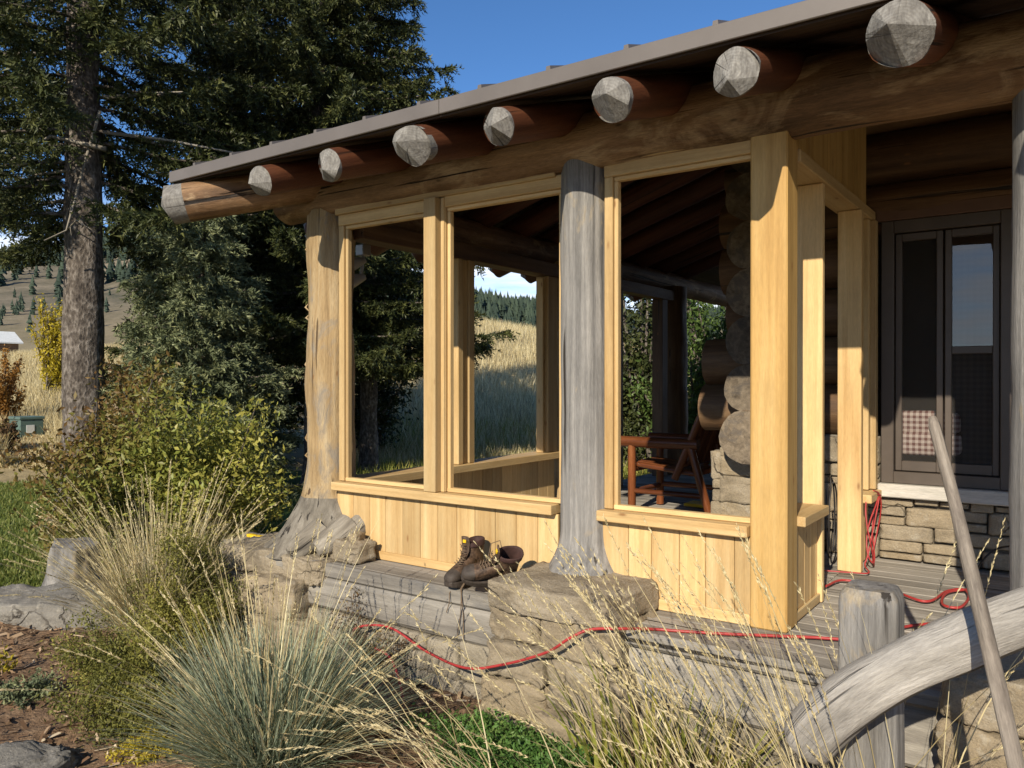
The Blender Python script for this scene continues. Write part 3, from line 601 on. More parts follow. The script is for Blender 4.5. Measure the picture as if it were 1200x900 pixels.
# --- framed front: windows, sills, half walls
def part(name, boxes, mat, par=None, label=None, bev=.004):
    m_ = MB()
    for q in boxes: m_.box(q[0], q[1], bev, **(q[2] if len(q) > 2 else {}))
    return m_.build(name, M[mat], par or cabin, label=label)
def win(x0, x1, z0, z1, y=.02, jl=.07, jr=.07, hd=.07):       # frame: two jambs, head, sill stop, each with a thin stop strip behind
    part('window_frame', [((x0 - jl, y, z0), (x0 - .022, y + .055, z1 + .0)), ((x1 + .022, y, z0), (x1 + jr, y + .055, z1)), ((x0 - jl, y - .004, z1), (x1 + jr, y + .06, z1 + hd)),
                          ((x0 - .022, y + .014, z0), (x0, y + .05, z1 - .022)), ((x1, y + .014, z0), (x1 + .022, y + .05, z1 - .022)), ((x0 - .022, y + .012, z1 - .022), (x1 + .022, y + .052, z1)), ((x0 - .022, y + .010, z0 - .002), (x1 + .022, y + .054, z0 + .022))], 'pine')
win(-2.775, -2.075, .448, 2.075); win(-1.93, -1.195, .448, 2.085, jl=.03, jr=.03); win(-.85, -.178, .448, 2.10, jr=.022)
part('mullion', [((-2.075, -.035, .446), (-1.985, .085, 2.14)), ((-1.982, .008, .446), (-1.955, .085, 2.14))], 'pine')
part('corner_post', [((-.175, -.004, -.008), (-.012, .155, 2.17))], 'pine_yellow', bev=.007)
part('window_sill', [((-2.86, -.035, .392), (-1.20, .16, .444))], 'pine'); part('window_sill', [((-.935, -.035, .392), (-.178, .16, .444))], 'pine')
part('header', [((-2.86, .0, 2.145), (-1.2, .13, 2.19)), ((-.92, .0, 2.165), (-.18, .13, 2.2))], 'pine')
def boards(name, x0, x1, y, z0, z1, along='x', th=.02, wd=.135, mat='pine'):
    m_ = MB(); x = x0
    while x < x1 - .01:
        xe = min(x1, x + wd * RS.uniform(.9, 1.1))
        if along == 'x': m_.box((x + .0012, y, z0), (xe - .0012, y + th, z1), .003, ax=2)
        else: m_.box((y, x + .0012, z0), (y + th, xe - .0012, z1), .003, ax=2)
        x = xe
    return m_.build(name, M[mat], cabin)
boards('half_wall', -2.86, -1.19, .02, .0, .39); boards('half_wall', -.93, -.176, .02, .0, .39)
boards('half_wall', -2.86, -1.19, .10, .0, .39); boards('half_wall', -.93, -.176, .10, .0, .39)
part('base_trim', [((-2.74, .004, -.006), (-1.2, .019, .045))], 'pine'); part('base_trim', [((-.92, .004, -.006), (-.177, .019, .045))], 'pine')
# side wall with its narrow opening and the doorway
boards('half_wall', .156, .58, -.055, .0, .43, 'y', wd=.1); boards('half_wall', .156, .58, -.115, .0, .43, 'y', wd=.1)
part('base_trim', [((-.034, .156, -.004), (-.020, .58, .04))], 'pine')
part('window_sill', [((-.13, .157, .432), (.022, .578, .478))], 'pine')
part('door_jamb', [((-.135, .582, -.006), (-.012, .622, 2.06)), ((-.11, .624, -.006), (-.03, .70, 2.06))], 'pine')
part('stud', [((-.12, .157, .48), (-.03, .215, 2.06))], 'pine')
part('door_jamb', [((-.115, 1.33, -.006), (.013, 1.385, 2.06)), ((-.07, 1.386, -.006), (-.01, 1.45, 2.06))], 'pine')
part('stud', [((-.10, 1.70, .43), (.02, 1.76, 2.06)), ((-.05, 1.64, .43), (-.01, 1.699, 2.06))], 'pine')
part('window_sill', [((-.13, 1.452, .375), (.045, 1.78, .425))], 'pine')
boards('half_wall', 1.452, 1.77, -.055, .0, .373, 'y', wd=.1)
part('header', [((-.14, .157, 2.062), (.0, 1.79, 2.125))], 'pine', bev=.005)
pm = MB()                                              # plank panel above the side opening, under the roof slope
y = .16
while y < 1.77:
    ye = min(1.77, y + .14); z0 = 2.127; pm.box((-.075, y + .001, z0), (-.05, ye - .001, EZ + SL * (y - EY) - .05), .003, ax=2); y = ye
pm.build('gable_panel', M['pine_yellow'], cabin)
# left side wall
part('mullion', [((-2.95, 1.20, .45), (-2.82, 1.26, 2.02)), ((-2.93, 1.262, .45), (-2.84, 1.33, 2.02)), ((-2.95, 1.332, .45), (-2.82, 1.40, 2.02))], 'pine')
part('window_frame', [((-2.95, 2.46, .45), (-2.82, 2.62, 2.02)), ((-2.92, 2.42, .45), (-2.85, 2.458, 2.0))], 'pine')
part('header', [((-2.96, .2, 2.022), (-2.81, 2.62, 2.14))], 'house_log')  # dark log wood in place of pine paints the shade on this header
part('window_sill', [((-2.99, .2, .39), (-2.78, 2.66, .448))], 'pine')
boards('half_wall', .2, 2.66, -2.90, .0, .388, 'y'); boards('half_wall', .2, 2.66, -2.96, .0, .388, 'y')
part('stud', [((-2.95, 3.72, -.0), (-2.82, 3.90, 2.02))], 'house_log'); part('stud', [((-2.95, 4.86, -.0), (-2.82, 5.0, 2.02))], 'house_log'); part('header', [((-2.95, 2.64, 2.022), (-2.82, 5.4, 2.14))], 'house_log')
m_, mats, _ = flare_post('log_post', -2.95, 5.35, 0, 2.2, .2, .05, .3, None, 31, .1); m_.build('log_post', M['house_log'], cabin, label='dark log post at the far back of the porch')
m_, mats, _ = flare_post('log_post', -2.98, 2.9, 0, 2.2, .14, .05, .3, None, 33, .1); m_.build('log_post', M['tan_log'], cabin, label='tan log post on the far side of the porch')
# flood light under the far eave
fl = MB(); fl.box((-3.2, .50, 1.98), (-3.12, .58, 2.06), .006); fl.tube([(-3.16, .54, 1.98), (-3.16, .52, 1.84)], .012, 8)
flo = fl.build('flood_light', M['lamp_metal'], cabin)
for z in (1.92, 1.80):
    q = MB(); q.tube([(-3.14, .54, z + .03), (-3.18, .46, z), (-3.21, .40, z - .025)], [.02, .05, .062], 18); q.build('lamp_head', M['lamp_metal'], flo)

# --- deck, rim timbers, masonry
dk = MB(); y = -.215
while y < 6.4:
    x0 = -3.15
    if y < -.01: segs = ((-3.1, -1.2), (-.62, 1.9))
    elif y < 1.75: segs = ((-3.1, -.1), (-.095, 3.5))
    else: segs = ((-3.1, -.85),)
    for a, c in segs: dk.box((a, y + .002, -.032), (c, y + .138, -.010 + RS.uniform(-.0015, .0015)), .004, ax=0)
    y += .14
dk.build('deck', M['deck'], cabin)
part('deck_edge_timber', [((-3.25, -.262, -.088), (-1.22, -.222, -.004)), ((-2.7, -.22, -.085), (-1.22, -.035, -.033))], 'rim', bev=.012)
part('deck_edge_timber', [((-2.9, -.275, -.275), (-1.22, -.06, -.092))], 'rim', bev=.02)
part('deck_edge_timber', [((-.64, -.365, -.075), (.66, -.222, -.002))], 'rim', bev=.02)
part('deck_edge_timber', [((-.62, -.335, -.31), (.66, -.09, -.079))], 'rim', bev=.02)
def masonry(mb, x0, x1, z0, z1, yf, depth, seed, hmin=.09, hmax=.2, wmin=.13, wmax=.42, axis='x'):
    r_ = random.Random(seed); z = z0
    def put(xa, xb, za, zb):
        c = [(xa + xb) / 2, yf + depth / 2 + r_.uniform(-.012, .012), (za + zb) / 2]; h = [(xb - xa) / 2 - .004, depth / 2, (zb - za) / 2 - .004]
        if axis == 'y': c = [yf + depth / 2 + r_.uniform(-.01, .01), c[0], c[2]]; h = [h[1], h[0], h[2]]
        mb.rock(c, h, r_.uniform(0, 99), 0, 18, .055, 1.7, 8, 0, r_.random(), (0, 0))
    while z < z1 - .03:
        hh = r_.uniform(hmin, hmax); ze = z + hh
        if z1 - ze < hmin * .6: ze = z1
        x = x0 - r_.uniform(0, .1)
        while x < x1:
            xe = x + r_.uniform(wmin, wmax); xb = min(xe, x1) if x1 - xe > .05 else x1
            if r_.random() < .28 and ze - z > .11:
                zm = z + (ze - z) * r_.uniform(.35, .6); put(max(x, x0), xb, z, zm); put(max(x, x0), xb, zm, ze)
            else: put(max(x, x0), xb, z + r_.uniform(-.01, .01), ze + r_.uniform(-.01, .01))
            x = xb if xb < x1 else x1
            if x >= x1 - .01: break
        z = ze
ms = MB(); masonry(ms, -3.3, -1.25, -.6, -.28, -.28, .3, 3, .1, .2, .2, .5); ms.build('foundation_wall', M['stone_grey'], cabin)
ms = MB(); masonry(ms, -.6, .7, -.62, -.31, -.30, .3, 4, .1, .2, .2, .5); fw = ms.build('foundation_wall', M['stone_grey'], cabin)
part('mortar', [((-3.25, -.2, -.6), (1.9, -.1, -.1))], 'mortar', fw)
# stone piers under the log posts
def pier(name, stones, cap, mat, label=None):
    ms = MB()
    for i, (c, h, s_) in enumerate(stones): ms.rock(c, h, s_, RS.uniform(-.05, .05), 13, .11, 1.6, 20)
    p_ = ms.build('stone_pier', M[mat], cabin, label=label)
    cs = MB()
    for (c, h, s_, rt) in cap: cs.rock(c, h, s_, rt, 16, .12, 1.8, 44, tilt=(.0, 0.0))
    cs.build('capstone', M[mat], p_)
pier('stone_pier', [((-1.16, -.28, -.07), (.15, .15, .075), 3), ((-.80, -.29, -.08), (.20, .16, .085), 4), ((-.76, -.29, -.29), (.20, .165, .12), 5), ((-1.13, -.30, -.23), (.165, .17, .085), 6), ((-1.15, -.30, -.41), (.19, .17, .09), 10), ((-.80, -.31, -.5), (.22, .2, .085), 7), ((-1.1, -.3, -.57), (.2, .19, .07), 8), ((-.95, 0, -.3), (.4, .2, .3), 9)],
     [((-.965, -.20, .066), (.335, .265, .066), 15, -.04)], 'stone', 'stone pier of tan blocks with a thick flat capstone')
pier('stone_pier', [((.86, -.34, -.32), (.22, .22, .27), 21), ((1.32, -.34, -.30), (.22, .22, .27), 22), ((1.0, 0, -.3), (.4, .2, .28), 23)],
     [((1.05, -.22, .05), (.42, .30, .085), 25, .03)], 'stone')
pier('stone_pier', [((-3.35, -.12, -.28), (.25, .2, .13), 31), ((-2.98, -.20, -.24), (.2, .2, .12), 32), ((-3.5, -.1, -.47), (.3, .25, .12), 33), ((-2.95, -.2, -.47), (.3, .22, .12), 34), ((-3.1, .3, -.3), (.45, .3, .25), 35)],
     [((-3.30, -.04, -.07), (.33, .24, .075), 36, .1), ((-2.83, -.10, -.07), (.19, .20, .07), 37, -.1)], 'stone')

# --- house walls: stacked logs, stone base, big window
lg = MB(); z = .90; i = 0
while z < 3.05:
    r_ = .165; ext = -.97 - .24 * max(0, 1 - (z - .8) / .8) + random.Random(i).uniform(-.05, .05)
    if z < 2.1:
        lg.tube([(ext, 1.95, z), (.0, 1.95, z)], r_, 22, 0, .06, i, cap_mi=1, step=.1); lg.tube([(.80, 1.95, z), (6, 1.95, z)], r_, 20, 0, .06, i + 40, cap_mi=1, step=.15)
    else: lg.tube([(ext, 1.95, z), (6, 1.95, z)], r_, 22, 0, .06, i, cap_mi=1, step=.1)
    z += .315; i += 1
lg.build('log_wall', [M['house_log'], M['log_end']], cabin)
lg = MB(); z = .72; i = 0
while z < 3.0:
    lg.tube([(-.74, 1.68 - .10 * max(0, 1 - (z - .6) / 1.2) + random.Random(i + 9).uniform(-.04, .04), z), (-.74, 8, z)], .158 if i else .175, 22, 0, .06, i + 20, cap_mi=1, step=.12); z += .315; i += 1
lg.build('log_wall', [M['house_log'], M['log_end']], cabin)
ms = MB(); masonry(ms, -1.0, .018, .0, .73, 1.80, .22, 11, .09, .2); masonry(ms, .018, 2.6, .0, .378, 1.80, .22, 12, .07, .17, .12, .4); masonry(ms, 1.8, 5.0, .0, .6, -1.06, .22, 13, axis='y')
fw = ms.build('stone_base', M['stone'], cabin)
part('mortar', [((-.95, 1.86, 0), (3, 1.95, .378)), ((-.95, 1.86, .379), (.015, 1.95, .74)), ((-.97, 1.9, 0), (-.86, 5, .6))], 'mortar', fw)
part('window_sill', [((.02, 1.745, .382), (1.5, 1.95, .462))], 'sill_pale', bev=.006)
WY = 1.80
wn = part('window', [((.03, WY, .464), (.10, WY + .14, 2.06)), ((.655, WY, .464), (.725, WY + .14, 2.06)), ((.10, WY, 1.985), (.655, WY + .14, 2.06)), ((.10, WY, .464), (.655, WY + .14, .535))], 'frame_dark')
part('casing', [((.728, WY - .01, .464), (.80, WY + .12, 2.1)), ((.0, WY - .01, 2.062), (.80, WY + .12, 2.14))], 'frame_brown', wn)
for (a, c) in ((.105, .362), (.372, .65)):
    part('sash', [((a, WY + .03, .54), (a + .035, WY + .08, 1.98)), ((c - .035, WY + .03, .54), (c, WY + .08, 1.98)), ((a + .035, WY + .03, 1.935), (c - .035, WY + .08, 1.98)), ((a + .035, WY + .03, .54), (c - .035, WY + .08, .60))], 'frame_dark', wn)
part('meeting_rail', [((.372 + .035, WY + .036, 1.245), (.615, WY + .076, 1.29))], 'frame_dark', wn)
def pane(x0, x1, z0, z1):
    q = MB(); q.box((x0, WY + .052, z0), (x1, WY + .058, z1), .0005); q.build('pane', M['glass'], wn)
q = MB(); q.box((.14, WY + .052, .60), (.327, WY + .058, 1.935), .0005); q.build('insect_screen', M['screen'], wn); pane(.407, .615, 1.29, 1.935); q = MB(); q.box((.407, WY + .052, .60), (.615, WY + .058, 1.245), .0005); q.build('insect_screen', M['screen'], wn)
part('curtain', [((.38, WY + .30, .55), (.75, WY + .31, 1.9))], 'lattice', wn)
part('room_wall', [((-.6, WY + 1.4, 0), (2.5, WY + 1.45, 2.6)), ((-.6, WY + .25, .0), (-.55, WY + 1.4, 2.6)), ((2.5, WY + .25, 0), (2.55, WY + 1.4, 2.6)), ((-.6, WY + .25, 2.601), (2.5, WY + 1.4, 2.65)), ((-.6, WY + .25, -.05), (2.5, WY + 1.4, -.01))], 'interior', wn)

# ================================================================== trees
def spruce(name, x, y, z0, H, R, tr, crown0, label, seed, mat='needle', nb=150, dens=1.0, droop=.35, group=None, needle=.055, zmax=None, bare=0, power=.8, hang=.35, skip=None):
    rs = np.random.RandomState(seed); t = empty(name, (x, y, z0), label, 'tree', group)
    m_ = MB(); m_.tube([(x, y, z0 - .1), (x, y, z0 + H * .5), (x + .03, y, z0 + H)], [tr, tr * .62, .02], 22, 0, .09, seed, caps=False, step=.14, rfun=lambda r, th, d, p: r * (1 + .35 * max(0, 1 - (p[2] - z0) / .6) ** 2))
    m_.build('trunk', M['bark'], t)
    br = MB(); tw0, tw1, tl = [], [], []
    for i in range(nb):
        f = (i + rs.rand()) / nb; z = crown0 + (H - crown0 - .2) * f ** 1.05
        if zmax and z > zmax: continue
        Lb = R * (1 - (z - crown0 * .6) / (H - crown0 * .6)) ** power * rs.uniform(.68, 1.12); az = i * 2.399 + rs.uniform(-.5, .5)
        if skip and skip(math.degrees(az) % 360, z, rs.rand()): continue
        n = 9; s = np.linspace(0, 1, n); hd = np.array((math.cos(az), math.sin(az), 0)); sd = np.array((-hd[1], hd[0], 0))
        zz = z + Lb * (.12 * s - droop * s ** 1.3 + droop * .55 * s ** 3.2) * (1 if z < H * .7 else .3)
        P = np.array((x, y, 0)) + hd * (s * Lb)[:, None] + sd * (rs.uniform(-.12, .12) * Lb * s ** 2)[:, None]; P[:, 2] = z0 + zz
        if i % 1 == 0: br.tube(P, np.linspace(.03 * (1 - f * .6), .006, n), 5, caps=False)
        nt_ = int(46 * Lb * dens)
        u = rs.uniform(.05, 1.0, nt_) ** .8; bp = np.stack([np.interp(u, s, P[:, k]) for k in range(3)], 1)
        side = rs.choice((-1, 1), nt_)[:, None] * rs.uniform(.4, 1, nt_)[:, None]; fw_ = rs.uniform(.25, .9, nt_)[:, None]
        d = unit(hd * fw_ + sd * side + np.array((0, 0, 1.)) * rs.uniform(-hang - .35, .18, nt_)[:, None]); ln = rs.uniform(.16, .40, nt_) * (1.25 - u * .6) * min(1, Lb / 1.2 + .3)
        tw0.append(bp); tw1.append(d); tl.append(ln)
    br.build('branches', M['bark'], t)
    tw0 = np.concatenate(tw0); tw1 = np.concatenate(tw1); tl = np.concatenate(tl); nt_ = len(tw0); k = 12
    u = rs.uniform(.0, 1.05, (nt_, k)); p = tw0[:, None] + tw1[:, None] * (tl[:, None] * u)[..., None]; p[..., 2] -= (u ** 2) * .06
    rad = unit(rs.normal(size=(nt_, k, 3))); d = unit(tw1[:, None] * .9 + rad * .8 + np.array((0, 0, .1))); sdv = unit(np.cross(d, rs.normal(size=(nt_, k, 3))))
    nl = needle * rs.uniform(.7, 1.4, (nt_, k))[..., None]; wv = nl * .22
    V_ = np.stack([p - sdv * wv, p + sdv * wv, p + d * nl * 1.3], 2).reshape(-1, 3, 3)
    tip = np.repeat((rs.uniform(0, .55, nt_) + .25 * (rs.rand(nt_) < .2)), k) + u.ravel() * .3
    cards('foliage', V_, [(0, 1, 2)], tip, M[mat], t)
    return t
# big spruce whose trunk stands left of the porch
T1 = at(98, 600, 10.3)
t1 = spruce('spruce_tree', T1[0], T1[1], GZ, 15, 3.9, .275, 3.7, 'tall dark spruce with a thick bare lower trunk standing behind the autumn shrub', 3, nb=195, dens=1.9, droop=.5, zmax=8.5, needle=.05, hang=.7, skip=lambda a, z, r: (a > 265 or a < 50) and z < 4.9 and r < .55)
db = MB()                                              # bare dead limbs below the crown
for (px, py, pts, r) in ((118, 130, [(100, 190, .0), (88, 235, -.3), (78, 270, -.4), (52, 282, -.5)], .022), (78, 270, [(90, 258, -.4), (112, 272, -.45)], .010), (84, 232, [(82, 262, -.35), (84, 276, -.4)], .01), (125, 175, [(60, 160, -.2), (10, 190, -.3)], .035), (122, 115, [(175, 110, .2), (215, 108, .3)], .03), (122, 155, [(200, 165, .2), (330, 190, .3)], .025), (80, 200, [(40, 205, .1), (5, 235, .2)], .02)):
    P = [at(px, py, 10.15)] + [at(a, c, 10.1 + d) for a, c, d in pts]; db.tube(P, np.linspace(r, r * .3, len(P)), 7, 0, .15, px, caps=False)
db.build('dead_limb', M['root_grey'], t1)
T2 = at(372, 600, 13.0)
spruce('spruce_tree', T2[0], T2[1], GZ, 14.5, 3.25, .22, 2.0, 'dark spruce rising behind the left end of the porch roof', 11, nb=290, dens=1.9, droop=.32, zmax=13.5, needle=.05)
T6 = at(432, 600, 13.4)
spruce('spruce_tree', T6[0], T6[1], GZ, 11, 2.1, .16, 1.9, 'narrow dark spruce filling the first porch opening', 29, nb=150, dens=1.9, droop=.3, zmax=11, needle=.05)
T3 = at(236, 600, 10.6)
spruce('spruce_tree', T3[0], T3[1], GZ, 4.5, 1.42, .10, .2, 'smaller blue green spruce lit by the sun between the thick trunk and the porch', 17, 'needle_blue', nb=130, dens=2.4, droop=.2, needle=.042, power=.55)
T4 = at(280, 600, 15.2)  # placed and made tall to shade the slope behind; also fills the tree mass
spruce('spruce_tree', T4[0], T4[1], GZ, 14, 2.8, .18, .8, 'tall dark spruce standing mostly hidden behind the smaller sunlit spruce', 19, 'needle', nb=220, dens=1.7, droop=.3, zmax=13, needle=.055)
T5 = at(5, 600, 13.5)
spruce('spruce_tree', T5[0] - 1.2, T5[1], GZ, 12, 3.0, .2, 4.6, 'spruce at the left picture edge with boughs hanging into the sky gap', 23, nb=62, dens=1.5, droop=.5, zmax=8, needle=.05, hang=.6)

def bush(name, label, cat, c, rad, n, size, mat, seed, stems=0, stem_h=1.0, stem_mat='bark', up=0.0, group=None, lumps=9, zmin=None, tone=None):
    """leafy plant: many leaves carried on clumps around stems"""
    global RS
    keep = RS; RS = np.random.RandomState(seed); c = np.array(c, float); rad = np.array(rad, float)
    t = empty(name, (c[0], c[1], zmin if zmin is not None else c[2] - rad[2]), label, cat, group)
    base = np.array((c[0], c[1], zmin if zmin is not None else c[2] - rad[2])); P = []; R_ = []
    sb = MB()
    for i in range(lumps):
        d = unit(RS.normal(size=3)); q = c + d * rad * RS.uniform(.45, 1.0); q[2] = max(q[2], base[2] + .08)
        b0 = base + np.array((RS.normal() * rad[0] * .22, RS.normal() * rad[1] * .22, 0)); mid = (b0 + q) / 2 + RS.normal(size=3) * rad * .1
        if stems: sb.tube([b0, mid, q, q + unit(q - mid) * rad * .2], [stem_h, stem_h * .7, stem_h * .4, stem_h * .15], 5, caps=False)
        k = int(n / lumps); u = RS.uniform(.25, 1.12, k) ** .7; a = b0 + (mid - b0) * np.minimum(1, u * 2)[:, None] + (q - mid) * np.maximum(0, u * 2 - 1)[:, None]
        p = a + RS.normal(size=(k, 3)) * rad * np.array((.17, .17, .15)) * (1.15 - .55 * u)[:, None]; P.append(p); R_.append(np.full(k, RS.uniform(0, .6)))
    P = np.concatenate(P); R_ = np.concatenate(R_); P[:, 2] = np.maximum(P[:, 2], base[2] + .01)
    if tone is not None: R_ = tone(P) + RS.uniform(-.15, .15, len(P))
    V_, F = leaves(P, size); cards('foliage', V_, F, R_ + RS.uniform(0, .4, len(P)), M[mat], t)
    if stems: sb.build('stems', M[stem_mat], t)
    RS = keep; return t
S1 = at(180, 560, 7.6)
tn = lambda P: np.clip(.46 + .55 * ((P - S1) @ RW) / 1.2 - .22 * (P[:, 2] - S1[2]) - .05, 0, .75)
bush('autumn_shrub', 'wide leafy shrub turning from green to russet in front of the thick trunk', 'shrub', (S1[0], S1[1], .26), (1.38, 1.1, 1.0), 44000, .031, 'shrub', 5, 1, .012, 'bark', lumps=64, zmin=GZ, tone=tn)
S2 = at(425, 560, 16)
bush('twisted_bush', 'dark bush with bare twisting stems seen through the first porch opening', 'shrub', (S2[0], S2[1], 1.3), (1.3, 1.2, 1.3), 9000, .05, 'needle', 6, 1, .035, 'bark', lumps=22, zmin=GZ + .1)
S3 = at(826, 400, 13.5)
bush('leafy_tree', 'bright green leafy tree seen past the log ends at the back of the porch', 'tree', (S3[0], S3[1], 1.3), (1.1, 1.1, 1.9), 16000, .05, 'green_leaf', 8, 1, .05, 'bark', lumps=30, zmin=hgt(S3[0], S3[1]))
S3 = at(750, 400, 14.5)
bush('leafy_tree', 'shaded leafy tree seen through the far porch opening behind the chair', 'tree', (S3[0], S3[1], 1.6), (1.0, 1.0, 2.2), 12000, .06, 'needle', 9, 1, .05, 'bark', lumps=30, zmin=hgt(S3[0], S3[1]))
A1 = at(62, 405, 24); gz = hgt(A1[0], A1[1])
bush('aspen_tree', 'slim young aspen with yellow leaves at the edge of the dry field', 'tree', (A1[0], A1[1], 2.05), (.55, .55, 1.9), 7000, .055, 'yellow_leaf', 12, 1, .03, 'bark', lumps=34, zmin=gz)
A2 = at(4, 460, 19); gz = hgt(A2[0], A2[1])
bush('orange_shrub', 'orange tinged shrub at the left edge of the dry field', 'shrub', (A2[0], A2[1], 1.0), (.42, .42, 1.0), 4200, .045, 'orange_leaf', 13, 1, .015, 'bark', lumps=20, zmin=gz)
A3 = at(0, 540, 16.0); gz = hgt(A3[0], A3[1])
bush('brown_shrub', 'low brown shrub beside the green utility cabinet', 'shrub', (A3[0], A3[1], gz + .3), (.45, .4, .35), 3000, .04, 'brown_twig', 14, 1, .012, 'bark', lumps=16, zmin=gz)

# far conifers, individually planted on the hillside
def cone_tree():
    m_ = MB(); n = 11; r_ = random.Random(4); pv = []
    for k in range(8):
        z = .08 + .88 * k / 8; rr = r_.uniform(.75, 1.25) * .21 * (1 - z) ** .8 + .015
        ring = [(rr * math.cos(2 * PI * j / n + k) * r_.uniform(.4, 1.35), rr * math.sin(2 * PI * j / n + k) * r_.uniform(.4, 1.35), z - r_.uniform(0, .09)) for j in range(n)]; tipz = (0, 0, z + .24)
        m_.add(ring + [tipz], [(j, (j + 1) % n, n) for j in range(n)], ring + [tipz], r_.random())
    return m_
ct = MB(); ct = cone_tree(); proto = ct.build('conifer', M['far_needle'], None, loc=(0, 0, 0)); ctt = MB(); 
tag(proto, 'small dark conifer on the distant hillside', 'tree', 'conifers scattered over the far hillside')
rng = random.Random(5); spots = []; tries = 0
while len(spots) < 290 and tries < 60000:
    tries += 1; px = rng.choice((rng.uniform(-15, 135), rng.uniform(-15, 80), rng.uniform(535, 660))); d = rng.uniform(150, 430); p = at(px, 446, d); z = hgt(p[0], p[1])
    cl = mn.noise(Vector((p[0] * .016, p[1] * .016, 7))) + .5 * mn.noise(Vector((p[0] * .05, p[1] * .05, 2)))
    if cl < -.02 + rng.uniform(-.25, .25) - .25 * (d > 330): continue
    spots.append((p[0], p[1], z, rng.uniform(3.2, 7.5) * (.7 if d < 230 else 1)))
for i, (x, y, z, h) in enumerate(spots):
    o = proto if i == 0 else proto.copy()
    if i: COL.objects.link(o)
    o.location = (x, y, z - .4); o.scale = (h * rng.uniform(.8, 1.15), h * rng.uniform(.8, 1.15), h); o.rotation_euler = (0, 0, rng.uniform(0, 6))
V_ = []                                                 # the continuous wood on the ridge reads as one mass
pv = np.array([p for p in ct.v]); fcs = ct.f
cnt = 0
for _ in range(60000):
    az = rng.uniform(20, 78); d = rng.uniform(190, 560); a = math.radians(az); x = CAM[0] - d * math.sin(a); y = CAM[1] + d * math.cos(a)
    cl = mn.noise(Vector((x * .012, y * .012, 7))) + .5 * mn.noise(Vector((x * .05, y * .05, 2))) + (d - 400) / 300
    if cl < -.16 + rng.uniform(-.3, .3): continue
    h = rng.uniform(4, 8.5); q = pv * np.array((h, h, h)); V_.append(q + np.array((x, y, hgt(x, y) - .5))); cnt += 1
    if cnt > 12000: break
o = cards('ridge_wood', np.array(V_), fcs, RS.rand(len(V_)), M['far_needle'], loc=(0, 0, 0)); tag(o, 'dark conifer wood covering the distant ridge', 'wood', kind='stuff')

# ================================================================== grass
def stuff_blades(name, label, mat, pts, ln, wd, lean=(.05, .5), curl=(.1, .7), seg=2, tone=(0, 1), cat='grass'):
    n = len(pts); V_, tip, F = blades(pts, RS.uniform(0, 2 * PI, n), RS.uniform(*lean, n), ln * RS.uniform(.6, 1.3, n), wd * RS.uniform(.7, 1.3, n), RS.uniform(*curl, n), seg)
    o = cards(name, V_, F, RS.uniform(*tone, n), M[mat], loc=(0, 0, 0)); return tag(o, label, cat, kind='stuff')
n = 150000; d = 5.2 + 10.5 * RS.rand(n) ** 1.3; px = np.where(RS.rand(n) < .6, RS.uniform(-90, 330, n), RS.uniform(-700, -90, n)); pts = np.array(CAM) + d[:, None] * (VW + ((px - 600) / 929)[:, None] * RW); keep = np.array([x < lawn_edge(y) + .12 and math.hypot(x - CAM[0], y - CAM[1]) < 15.4 for x, y, _ in pts]); pts = pts[keep]; pts[:, 2] = GZ
stuff_blades('lawn_grass', 'short mown grass of the lawn', 'lawn_blade', pts, .055, .006, (.1, .9), (.1, .9))
n = 110000; u = RS.rand(n); d = 14.3 + 38 * u ** 1.2; px = np.where(RS.rand(n) < .45, RS.uniform(-30, 180, n), RS.uniform(380, 900, n)); pts = np.array(CAM) + d[:, None] * (VW + ((px - 600) / 929)[:, None] * RW); cbx = at(31, 527, 18.0); rel = pts - np.array(CAM); pxx = 600 + 929 * (rel @ RW) / (rel @ VW); short = (np.abs(pxx - 31) < 26) & (rel @ VW < 18.6); pts[:, 2] = [hgt(x, y) - .03 for x, y, _ in pts]
stuff_blades('field_grass', 'tall dry golden grass of the field and slope', 'dry_grass', pts, np.where(short, .09, .42), .009, (.02, .4), (.1, .8), 2)
n = 16000; d = 11 + 8 * RS.rand(n); px = RS.uniform(380, 900, n); pts = np.array(CAM) + d[:, None] * (VW + ((px - 600) / 929)[:, None] * RW); keep = (pts[:, 0] < -4.2); pts = pts[keep]; pts[:, 2] = [hgt(x, y) - .03 for x, y, _ in pts]
stuff_blades('rough_grass', 'rough green and dry grass behind the porch', 'iris', pts, .35, .009, (.05, .6), (.2, .9), 2)
n = 9000; x = RS.uniform(-7.5, 1.5, n); y = RS.uniform(-3.4, -.25, n); k = np.array([a > lawn_edge(c) for a, c in zip(x, y)]); x, y = x[k], y[k]; pts = np.stack([x, y, [bed_z(a, c) + .012 for a, c in zip(x, y)]], 1); n = len(pts)
dirs = unit(np.stack([RS.normal(size=n), RS.normal(size=n), RS.normal(size=n) * .25], 1)); sdv = unit(np.cross(dirs, unit(RS.normal(size=(n, 3)) * .35 + np.array((0, 0, 1.))))); ll = RS.uniform(.012, .05, n)[:, None]; ww = RS.uniform(.003, .011, n)[:, None]
o = cards('bark_mulch', np.stack([pts - dirs * ll - sdv * ww, pts - dirs * ll * .8 + sdv * ww, pts + dirs * ll + sdv * ww * .7, pts + dirs * ll * .9 - sdv * ww], 1), [(0, 1, 2, 3)], RS.rand(n) ** 1.3, M['chips'], loc=(0, 0, 0)); tag(o, 'loose bark mulch and dead needles on the garden bed', 'mulch', kind='stuff')

